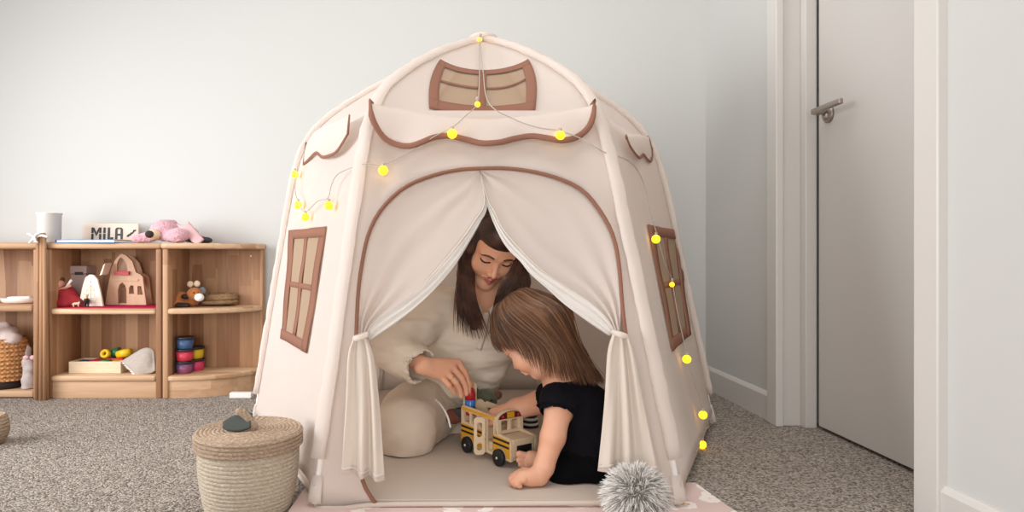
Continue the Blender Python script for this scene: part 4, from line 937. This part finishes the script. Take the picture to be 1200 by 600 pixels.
# ---- child
CD = 1.60
hc = Frame(U(624, 394, CD), turn(-2.1, .78, .0), .84)
ch = root('person', 'toddler in black T-shirt crouching on the tent floor reaching into the toy bus', 'person', (.33, 1.58, .0165))
s = Soft((.03, 1.44, .0165), (.48, 1.86, .50), .0024)
sculpt_head(s, hc, child=True)
cn = U(660, 450, 1.615)
s.cap(hc((0, .03, -.05)), cn, .036, .042, .02)
s.chain([cn, U(680, 480, 1.615), U(688, 515, 1.60), U(690, 545, 1.585)], [.045, .062, .062, .062], .03)
s.chain([U(668, 464, 1.58), U(655, 478, 1.555), U(648, 512, 1.528), U(637, 548, 1.508), U(632, 559, 1.503)], [.036, .0325, .0285, .0225, .0185], .012)
# near hand planted on the pad
hp0 = [U(622, 559.5, 1.500), U(612, 559, 1.497)]
s.chain([U(632, 559, 1.503), *hp0], [.0185, .0185, .0165], .01)
for i, (x1, y1, x2, y2, x3, y3, dd) in enumerate([(606, 555.5, 600.5, 559, 600, 564, .012), (605, 558, 599.5, 562, 600, 566.5, .003), (606, 561, 602, 565.5, 603.5, 568.5, -.006), (609, 563, 606.5, 567.5, 609, 569.5, -.013)]):
    s.chain([U(614, 559+i, 1.497+dd), U(x1, y1, 1.497+dd), U(x2, y2, 1.495+dd), U(x3, y3, 1.494+dd)], [.0088, .0082, .0074, .0064], .0018)
s.chain([U(624, 553, 1.515), U(615, 552, 1.520), U(608, 553, 1.522)], [.0095, .0082, .0068], .004)
# far arm into the bus
fs = [U(654, 464, 1.66), U(634, 471, 1.71), U(606, 479, 1.735), U(590, 484, 1.745), U(580, 486, 1.750)]
s.chain(fs, [.034, .031, .0265, .0205, .0195], .012)
for i, dd in enumerate((.012, .003, -.006, -.015)):
    s.chain([U(579, 485+i*1.5, 1.748+dd), U(572, 486.5+i*1.7, 1.745+dd), U(568.5, 491+i*1.5, 1.744+dd), U(569.5, 496+i, 1.744+dd)], [.0090, .0080, .0074, .0064], .0018)
s.chain([U(585, 490, 1.735), U(579, 495, 1.728), U(574, 497, 1.728)], [.010, .0085, .007], .004)
# far leg folded, bare foot with toes in front of the bus
s.chain([U(688, 545, 1.59), U(664, 556, 1.56), U(640, 548, 1.60)], [.055, .036, .024], .02)
s.chain([U(642, 549, 1.60), U(632, 541, 1.60), U(622.5, 537, 1.60)], [.022, .022, .0185], .01).cap(U(627, 546, 1.598), U(623, 543, 1.598), .0165, .0165, .01)
for x, y, r, dd in ((608.5, 532.5, .0092, 0), (607.5, 539.5, .0062, -.004), (609.5, 544.5, .0058, -.006), (612.8, 548.5, .0054, -.008), (617, 551.5, .0050, -.01)):
    s.cap(U(620, .4*538+.6*y, 1.598), U(x, y, 1.595+dd), r*.9, r, .0016)
s.cut_below(.0172)
gc = s.mesh(); obj('body', gc, M['skinc'], ch)
bvc = surface(gc); lids(bvc, hc, 'child', ch, M['brow_l'], M['brow_l'], .0015, .0012)
# tee
s = Soft((.18, 1.44, .05), (.48, 1.80, .32), .003)
s.chain([U(664, 455, 1.62), U(681, 482, 1.618), U(689, 517, 1.605), U(691, 540, 1.592)], [.048, .072, .073, .074], .03)
s.chain([U(672, 460, 1.595), U(656, 470, 1.57), U(653, 478, 1.556)], [.046, .044, .043], .02).cap(U(660, 460, 1.65), U(644, 467, 1.69), .046, .042, .02)
sv = U(651, 490, 1.540)
s.cap(U(654, 476, 1.556), U(650, 500, 1.535), .0385, .040, .003, sub=True).cap(U(647, 466.5, 1.685), U(630, 472, 1.715), .037, .037, .003, sub=True)
s.cap(hc((0, .03, -.05)), U(662, 448, 1.612), .040, .045, .004, sub=True)
clothes(s, 'tee_shirt', M['tee'], ch, .0045, 24, .0014, 4)
ruf = []
for a in np.linspace(0, 2*math.pi, 48, endpoint=False):
    ax2 = U(650, 505, 1.533)-U(656, 470, 1.57); ax2 /= np.linalg.norm(ax2); f1 = np.cross(ax2, (0, 1, 0)); f1 /= np.linalg.norm(f1); f2 = np.cross(ax2, f1)
    ruf.append((U(655, 472, 1.563)+.041*(math.cos(a)*f1+math.sin(a)*f2), U(652.5, 480.5, 1.550)+(.047+.0025*math.sin(8*a))*(math.cos(a)*f1+math.sin(a)*f2)))
obj('sleeve_ruffle', grid(lambda u, v: ruf[int(round(u*48)) % 48][0]*(1-v)+ruf[int(round(u*48)) % 48][1]*v, 48, 5, True), M['tee'], ch, solid=.002)
# pants
s = Soft((.18, 1.42, .0165), (.50, 1.76, .22), .003)
s.chain([U(692, 525, 1.60), U(692, 546, 1.585)], [.076, .076], .03).chain([U(690, 548, 1.585), U(664, 557, 1.555), U(645, 550, 1.59)], [.066, .044, .030], .02).cap(U(700, 552, 1.60), U(712, 556, 1.56), .06, .05, .03)
s.cut_below(.0175)
clothes(s, 'trousers', M['bpants'], ch, .004, 20, .001, 6)
# child's hair: cap under it, then strands from the crown
s = Soft((.08, 1.44, .20), (.40, 1.80, .52), .003); q = hc.s
s.ell((0, .022, .040), np.array((.077, .093, .086))*q, .01, fr=hc).ell((0, .05, -.01), np.array((.076, .062, .075))*q, .02, fr=hc)
s.ell((0, -.108, -.052), np.array((.075, .062, .088))*q, .004, fr=hc, sub=True)
s.chain([hc((0, .07, -.02)), U(674, 418, 1.615), U(692, 438, 1.60)], [.034, .028, .014], .02)
g = s.mesh(); M['hair_c'] = mat('hair_undercoat', '573c2b', .6, var=.1, vscale=60); chh = obj('hair', g, M['hair_c'], ch)
hq = lambda p: hc((-p[0], p[1], p[2]))
cr = hq((.0, .035, .130))
gl = [hq((x, y, z)) for x, y, z in ((0, 0, 0),)]
def G_(*L): return [np.array(p) for p in L]
k = CD
near = [G_(cr, hq((-.005, -.03, .134)), hq((-.01, -.075, .095)), hq((-.012, -.094, .062)), hq((-.014, -.098, .036))),
        G_(cr, hq((-.034, -.02, .131)), hq((-.060, -.060, .085)), hq((-.066, -.078, .052)), hq((-.067, -.080, .022))),
        G_(cr, hq((-.050, -.005, .122)), hq((-.088, -.025, .07)), hq((-.094, -.032, .03)), hq((-.090, -.034, -.012))),
        G_(cr, hq((-.058, .010, .119)), hq((-.096, .005, .06)), U(628, 408, 1.520), U(636, 440, 1.520)),
        G_(cr, hq((-.056, .030, .119)), hq((-.096, .035, .06)), U(646, 408, 1.515), U(656, 446, 1.512)),
        G_(cr, hq((-.045, .055, .119)), hq((-.086, .080, .06)), hq((-.090, .098, .0)), U(664, 408, 1.530), U(680, 449, 1.530)),
        G_(cr, hq((-.020, .078, .115)), hq((-.052, .108, .055)), hq((-.062, .128, -.005)), U(676, 408, 1.565), U(698, 450, 1.555)),
        G_(cr, hq((.0, .084, .113)), hq((.0, .122, .05)), hq((.0, .140, -.010)), U(681, 408, 1.60), U(709, 449, 1.590))]
far = [G_(cr, hq((.03, .075, .110)), hq((.055, .105, .055)), hq((.062, .128, -.005)), U(670, 408, 1.66), U(696, 446, 1.65)),
       G_(cr, hq((.05, .030, .115)), hq((.088, .035, .06)), U(645, 408, 1.69), U(655, 436, 1.68)),
       G_(cr, hq((.045, -.005, .118)), hq((.078, -.025, .07)), hq((.086, -.035, .02)), hq((.080, -.040, -.035))),
       G_(cr, hq((.030, -.02, .128)), hq((.050, -.055, .085)), hq((.058, -.070, .045)), hq((.060, -.074, .012))),
       G_(cr, hq((.005, -.03, .134)), hq((.01, -.075, .095)), hq((.012, -.094, .055)), hq((.014, -.097, .022)))]
[lockset(g_, n_, .0032, .00105, M[m_], chh, wave=.002) for g_, n_, m_ in ((near, 800, 'hair_l'), (near, 420, 'hair_b'), (near, 420, 'hair_k'), (near[4:], 420, 'hair_l'), (near[4:], 200, 'hair_b'), (near[4:], 200, 'hair_k'), (near[:3], 120, 'hair_l'))]; lockset([near[-1]]+far, 450, .0032, .00115, M['hair_l'], chh, wave=.002); lockset([near[0], far[-1]], 120, .003, .00115, M['hair_l'], chh, wave=.002)

# ---------------------------------------------------------------- toys on the tent floor
PZ = .0168
bus = root('toy_bus', 'wooden toy school bus with yellow sides, black stripes and an open door', 'toy bus', (.121, 1.731, PZ), math.atan2(-.825, .565))
M['busy'] = mat('bus_yellow', 'e2a428', .45); M['beech'] = mat('pale_beech', 'e0c9a8', .5, var=.06, vscale=50, stretch=(.2, 1, 1)); M['busk'] = mat('bus_black', '17171a', .5); M['maroon'] = mat('maroon_paint', '5e1f22', .5)
HW = .044
def side(holes=True, dooron=True):
    o = [(-.107, .018), (.107, .018), (.1085, .060), (.104, .070), (.094, .075), (.052, .079), (.049, .090), (.045, .118), (-.100, .122), (-.107, .115)]
    hs = [rrect(-.097, -.068, .079, .107, .006), rrect(-.061, -.032, .079, .107, .006), rrect(-.025, .0, .079, .107, .006)]
    if dooron: hs.append(rrect(.008, .037, .026, .108, .004))
    return plate(o, hs, .008, .001)
bs = obj('side_wall', mv(side(), (0, -HW+.004, 0)), M['beech'], bus, world=False, smooth=False)
obj('side_wall', mv(side(True, False), (0, HW-.004, 0)), M['beech'], bus, world=False, smooth=False)
for sy in (-1, 1):
    y = sy*(HW+.0006)
    arch = lambda c: [(c+.0235*math.cos(a), .022+.0235*math.sin(a)) for a in np.linspace(math.pi*.97, math.pi*.03, 14)]
    low1 = [(-.104, .024)]+[(-.1005, .024)]+arch(-.069)[1:-1]+[(-.044, .024), (.006, .024), (.006, .072), (-.104, .072)]
    low2 = [(.039, .024), (.0455, .024)]+arch(.069)[1:-1]+[(.094, .024), (.105, .024), (.105, .058), (.100, .066), (.092, .070), (.039, .072)]
    obj('yellow_panel', mv(plate(low1, t=.0012), (0, y, 0)), M['busy'], bus, world=False, smooth=False); obj('yellow_panel', mv(plate(low2, t=.0012), (0, y, 0)), M['busy'], bus, world=False, smooth=False)
    obj('yellow_band', mv(plate(rrect(-.101, .042, .1105, .118, .002), t=.0012), (0, y, 0)), M['busy'], bus, world=False, smooth=False)
    for z in (.050, .063):
        obj('stripe', mv(plate([(-.104, z), (.006, z), (.006, z+.0055), (-.104, z+.0055)], t=.0022), (0, y, 0)), M['busk'], bus, world=False, smooth=False)
        obj('stripe', mv(plate([(.039, z), (.103, z-.001), (.103, z+.0045), (.039, z+.0055)], t=.0022), (0, y, 0)), M['busk'], bus, world=False, smooth=False)
    for x in (-.069, .069):
        wl = obj('wheel', mv(rot(lathe([(0, -.006), (.0195, -.006), (.0215, -.004), (.0215, .004), (.0195, .006), (.006, .006), (.005, .0068), (0, .0068)], 30), math.pi/2, 'X'), (0, 0, 0)), M['busk'], bus, world=False)
        wl.location = (x, sy*(HW+.007), .0216); wl.rotation_euler = (0, 0, 0 if sy < 0 else math.pi)
        hb = obj('hub', mv(rot(lathe([(0, 0), (.0032, 0), (.0028, .0016), (0, .002)], 14), math.pi/2, 'X'), (0, -.0068, 0)), M['pole'], wl, world=False)
obj('floor_board', box2(-.105, .104, -HW+.008, HW-.008, .018, .026, .001), M['beech'], bus, world=False, smooth=False)
obj('hood', join(box2(.050, .1075, -HW+.008, HW-.008, .026, .072, .003)), M['beech'], bus, world=False, smooth=False)
obj('radiator', box2(.1076, .1092, -.024, .024, .030, .056, .0004), M['busk'], bus, world=False, smooth=False)
fa = [(-HW, .074), (HW, .074), (HW, .112)]+[(HW*math.cos(a), .112+.022*math.sin(a)) for a in np.linspace(.1, math.pi-.1, 14)]+[(-HW, .112)]
fw = obj('windscreen_wall', mv(rot(plate(fa, [rrect(-.030, -.004, .082, .108, .004), rrect(.004, .030, .082, .108, .004)], .009, .001), math.pi/2), (.049, 0, 0)), M['beech'], bus, world=False, smooth=False)
obj('sign_panel', mv(rot(plate([(-HW*.86, .112)]+[(HW*.9*math.cos(a), .1125+.0175*math.sin(a)) for a in np.linspace(math.pi-.05, .05, 12)]+[(HW*.86, .112)], t=.0012), math.pi/2), (.0542, 0, 0)), M['maroon'], fw, world=False, smooth=False)
obj('sign_light', mv(rot(plate(rrect(-.012, .012, .1135, .1285, .002), t=.001), math.pi/2), (.0553, 0, 0)), M['busy'], fw, world=False, smooth=False)
for y in (-.026, .026): obj('sign_light', mv(rot(lathe([(0, 0), (.0042, 0), (.0036, .002), (0, .0024)], 14), math.pi/2, 'Y'), (.0548, y, .1185)), M['redp'], fw, world=False)
obj('rear_wall', mv(rot(plate([(-HW+.008, .026), (HW-.008, .026), (HW-.008, .118), (.022, .130), (-.022, .130), (-HW+.008, .118)], t=.008), math.pi/2), (-.103, 0, 0)), M['beech'], bus, world=False, smooth=False)
for x in (-.045, .005):
    obj('seat', join(box2(x-.014, x+.014, -.034, .034, .026, .046, .002), box2(x-.017, x-.011, -.034, .034, .046, .078, .002)), M['beech'], bus, world=False, smooth=False)
do = obj('open_door', rot(plate(rrect(0, .030, .010, .108, .010), [rrect(.0085, .0215, .056, .094, .006), rrect(.0085, .0215, .022, .040, .005)], .007, .001), 0), M['beech'], bus, world=False, smooth=False)
do.location = (.006, -HW-.0045, 0); do.rotation_euler = (0, 0, -math.pi*.73)
do.location = (.008, -HW-.004, .004); do.rotation_euler = (0, 0, math.radians(-118))
# doll pinched by the woman
pd_ = np.array(U(551, 466, 1.80)); pb = pd_-np.array([0, 0, .032])
dl = root('peg_doll', 'peg doll in red top and blue trousers held by the woman above the bus', 'doll', pb)
obj('backing_seat', mv(plate([(-.019, -.02), (.019, -.02), (.019, .058)]+[(.019*math.cos(a), .058+.016*math.sin(a)) for a in np.linspace(.1, math.pi-.1, 12)]+[(-.019, .058)], t=.006, bev=.001), (0, .020, 0)), M['beech'], dl, world=False, smooth=False)
obj('torso', lathe([(0, .026), (.0145, .027), (.0145, .045), (.011, .056), (.006, .060), (0, .060)], 24), M['redp'], dl, world=False)
obj('trousers', lathe([(0, .004), (.0146, .005), (.0150, .027), (0, .027)], 24), mat('doll_blue', '3c7fd0', .4), dl, world=False)
obj('legs', lathe([(0, -.016), (.0135, -.015), (.014, .004), (0, .004)], 24), M['redp'], dl, world=False)
obj('trouser_seam', box((.0012, .001, .018), (0, -.0150, .014), .0003), M['white'], dl, world=False)
obj('head', ball(.0095, (0, 0, .0675), 18), M['skinp'], dl, world=False); obj('hat', ball((.0088, .0088, .005), (0, 0, .0755), 16), M['busy'], dl, world=False)
# green plush bear lying behind the bus
d = 1.90
gb = root('plush_bear', 'sage green plush bear with brown ears lying behind the toy bus', 'plush toy', (U(569, 470, d)[0], d, PZ))
M['sage'] = mat('sage_plush', '5e6350', .95, spec=.1, bump=.6, bscale=220, bdist=.003, sheen=.3); M['brownp'] = mat('brown_plush', '7a4a38', .95, bump=.5, bscale=220)
s = Soft((-.06, 1.78, PZ), (.20, 2.0, .18), .003)
s.ell(U(568, 469, d), (.037, .034, .033), .008).ell(U(560, 484, d+.03), (.045, .04, .032), .015).cap(U(553, 476, d), U(545, 484, d-.01), .015, .015, .008).cap(U(574, 486, d), U(582, 492, d-.01), .018, .016, .008).cut_below(PZ+.0005)
obj('body', s.mesh(), M['sage'], gb)
for x, y in ((583, 463), (556, 459)):
    e = obj('ear', ball((.014, .008, .014), U(x, y, d), 16), M['sage'], gb); obj('ear_lining', ball((.010, .005, .010), U(x, y, d-.006), 14), M['brownp'], e)
obj('muzzle', ball((.016, .012, .012), U(570.5, 476, d-.030), 16), mat('taupe_plush', '9a8672', .95, bump=.5, bscale=220), gb); obj('nose', ball((.0055, .004, .004), U(570.5, 473.5, d-.041), 12), M['choc'], gb)
obj('eye', ball(.003, U(562, 468.5, d-.034), 10), M['black'], gb); obj('eye', ball(.003, U(576, 469, d-.031), 10), M['black'], gb)
# brown cloth toy and cord beside the trousers
bt = root('cloth_toy', 'brown and charcoal cloth toy lying behind the bus near the woman', 'cloth toy', (U(535, 482, 1.86)[0], 1.86, PZ))
s = Soft((-.06, 1.76, PZ), (.08, 1.95, .12), .003).chain([U(520, 487, 1.86), U(531, 488, 1.86), U(541, 487, 1.85)], [.016, .019, .018], .01).cut_below(PZ+.0005)
obj('body', s.mesh(), M['brownp'], bt); s = Soft((-.06, 1.76, PZ), (.1, 1.95, .12), .003).ell(U(546, 485, 1.84), (.024, .022, .020), .006).cap(U(537, 482, 1.83), U(542, 481, 1.83), .011, .011, .006).cut_below(PZ+.0005)
obj('patch', s.mesh(), M['charcoal'], bt, label='charcoal cloth end')
lc = root('leather_cord', 'loops of tan leather cord on the tent floor beside the bus', 'cord', (U(523, 496, 1.86)[0], 1.86, PZ))
lp = [floor_at(531+17*math.cos(a)+3*math.sin(2.3*a), 496+7*math.sin(a)*(1-.05*a), PZ+.004+.0008*a) for a in np.linspace(.3, 4.4*math.pi, 90)]
obj('cord', tube(np.array(lp), .0034, 8), mat('tan_leather', 'a3805c', .6), lc)
# striped stacker behind the child's arm
sr = root('ring_stacker', 'small stack of black and white striped rings behind the toddler arm', 'toy', floor_at(621, 500, PZ))
for i in range(7): obj('ring', lathe([(0, i*.0075), (.026-.0012*i, i*.0075), (.0275-.0012*i, i*.0075+.0037), (.026-.0012*i, i*.0075+.0075), (0, i*.0075+.0075)], 28), M['black'] if i % 2 == 0 else M['paper'], sr, world=False)
# long wooden toy behind the forearm
wt = root('wooden_rattle', 'tan wooden rattle lying on the tent floor behind the toddler forearm', 'rattle', floor_at(603, 492, PZ))
obj('handle', mv(rot(lathe([(0, -.045), (.006, -.044), (.0075, 0), (.006, .044), (0, .045)], 16), 1.35, 'Y'), (0, 0, .018)), M['ply'], wt, world=False); obj('knob', ball(.017, (-.04, 0, .0175), 16), M['tan'], wt, world=False); obj('knob', ball(.014, (.04, .005, .0145), 16), M['charcoal'], wt, world=False)
# ---------------------------------------------------------------- woven basket with lid
def jute(n, c, c2): return mat(n, c, .95, spec=.1, bump=1, bscale=240, bdist=.005, col2=c2, vscale=150, stretch=(1, 1, 5))
M['jute'] = jute('pale_seagrass', 'd0bb9f', 'f2e6d4'); M['jutel'] = jute('tan_seagrass', 'af927a', 'dec6ae')
BC = np.array([(292-PX)*1.42/F, 1.42, 0])
bk = root('woven_basket', 'round woven seagrass basket with a darker lid on the carpet by the tent', 'basket', BC+np.array([0, 0, .0005]))
def coil(z0, z1, r0, r1, n, amp=.0022, seg=8, bulge=.0):
    return [(r0+(r1-r0)*t+bulge*math.sin(math.pi*t)+amp*abs(math.sin(math.pi*n*t)), z0+(z1-z0)*t) for t in np.linspace(0, 1, n*seg+1)]
def woven(prof, seg=150, amp=.0012, tw=46):
    g = lathe(prof, seg); v = g[0].copy(); a = np.arctan2(v[:, 1], v[:, 0]); r = np.hypot(v[:, 0], v[:, 1])
    k = 1+amp*np.sin(a*tw+v[:, 2]*900+r*700)/np.maximum(r, .02); v[:, 0] *= k; v[:, 1] *= k; return v, g[1]
obj('basket_body', woven([(0, .002)]+coil(.0, .146, .088, .1045, 17, bulge=.006)+[(.100, .146), (.098, .13), (.09, .01), (0, .008)]), M['jute'], bk, world=False)
lidp = coil(.136, .168, .1125, .1125, 4, .0028)+[(.1125-.1125*t, .168+.0045*abs(math.sin(math.pi*13*t))*.55+.002) for t in np.linspace(0.02, 1, 105)]
ld = obj('lid', woven([(.106, .137)]+lidp), M['jutel'], bk, world=False)
hx_, hz_ = (291-292)*1.40/F, .172
lp = np.array([(hx_-.016+.036*t-.016*math.sin(math.pi*t), -.004-.010*math.sin(t*2), hz_+.040*math.sin(math.pi*t)**.8) for t in np.linspace(0, 1, 24)])
def twist(P, r, n, off): 
    return np.array([p+r*np.array([math.cos(n*i+off)*.6, math.cos(n*i+off)*.6, math.sin(n*i+off)]) for i, p in enumerate(P)])
for o_ in (0, 2.1, 4.2): obj('loop_handle', tube(twist(lp, .0045, .5, o_), .0052, 8), M['jutel'], ld, world=False)
fl = grid(lambda u, v: np.array([hx_+.012-.058*u, -.016+(.010*math.sin(math.pi*min(1, .25+u*.70))**.6)*(v-.5)*2-.012*u, hz_+.021-.006*u+(.0165*math.sin(math.pi*min(1, .25+u*.70))**.6)*(v-.5)*2]), 16, 9)
obj('felt_leaf', fl, mat('grey_green_felt', '565a57', .95, spec=.1, bump=.5, bscale=250), ld, world=False, solid=.006)
# second basket at the left edge
BC2 = np.array([(-13-PX)*1.90/F, 1.90, 0])
b2 = root('woven_pot', 'small brown woven pot cut off by the left edge of the frame', 'basket', BC2+np.array([0, 0, .0005]))
obj('basket_body', woven([(0, .001)]+coil(0, .085, .036, .040, 9, bulge=.012)+[(.036, .085), (.034, .07), (.03, .008), (0, .006)], 90), M['jutel'], b2, world=False)
# ---------------------------------------------------------------- fluffy pompom in front of the tent
fc_ = np.array([(745-PX)*1.31/F, 1.31, .006+.062]); pm = root('fluffy_pompom', 'fluffy grey and white faux fur ball lying before the right tent corner', 'pompom', (fc_[0], fc_[1], .0065))
s = Soft(fc_-.07, fc_+.07, .003).ell(fc_, (.045, .045, .045)).cut_below(.0065); obj('core', s.mesh(), mat('dark_fur_base', '8d8782', 1), pm)
for nm, n, L, col in (('grey_fur', 2200, .026, 'aaa49e'), ('white_fur', 3000, .032, 'efebe6')):
    Ps = []
    for i in range(n):
        dv = rng.normal(size=3); dv /= np.linalg.norm(dv)
        cl = np.array([noise.noise(Vector(dv*4+10*j)) for j in range(3)])*.9
        dd = dv+cl*.8; dd /= np.linalg.norm(dd); l = L*(.7+.5*rng.random())
        P = np.array([fc_+dv*.040+dd*l*t+np.array([0, 0, -.012])*t*t*.6 for t in (0, .35, .7, 1)]); P[:, 2] = np.maximum(P[:, 2], .0075); Ps.append(P)
    obj(nm, strands(Ps, .0009), mat(nm, col, .9, spec=.2), pm)
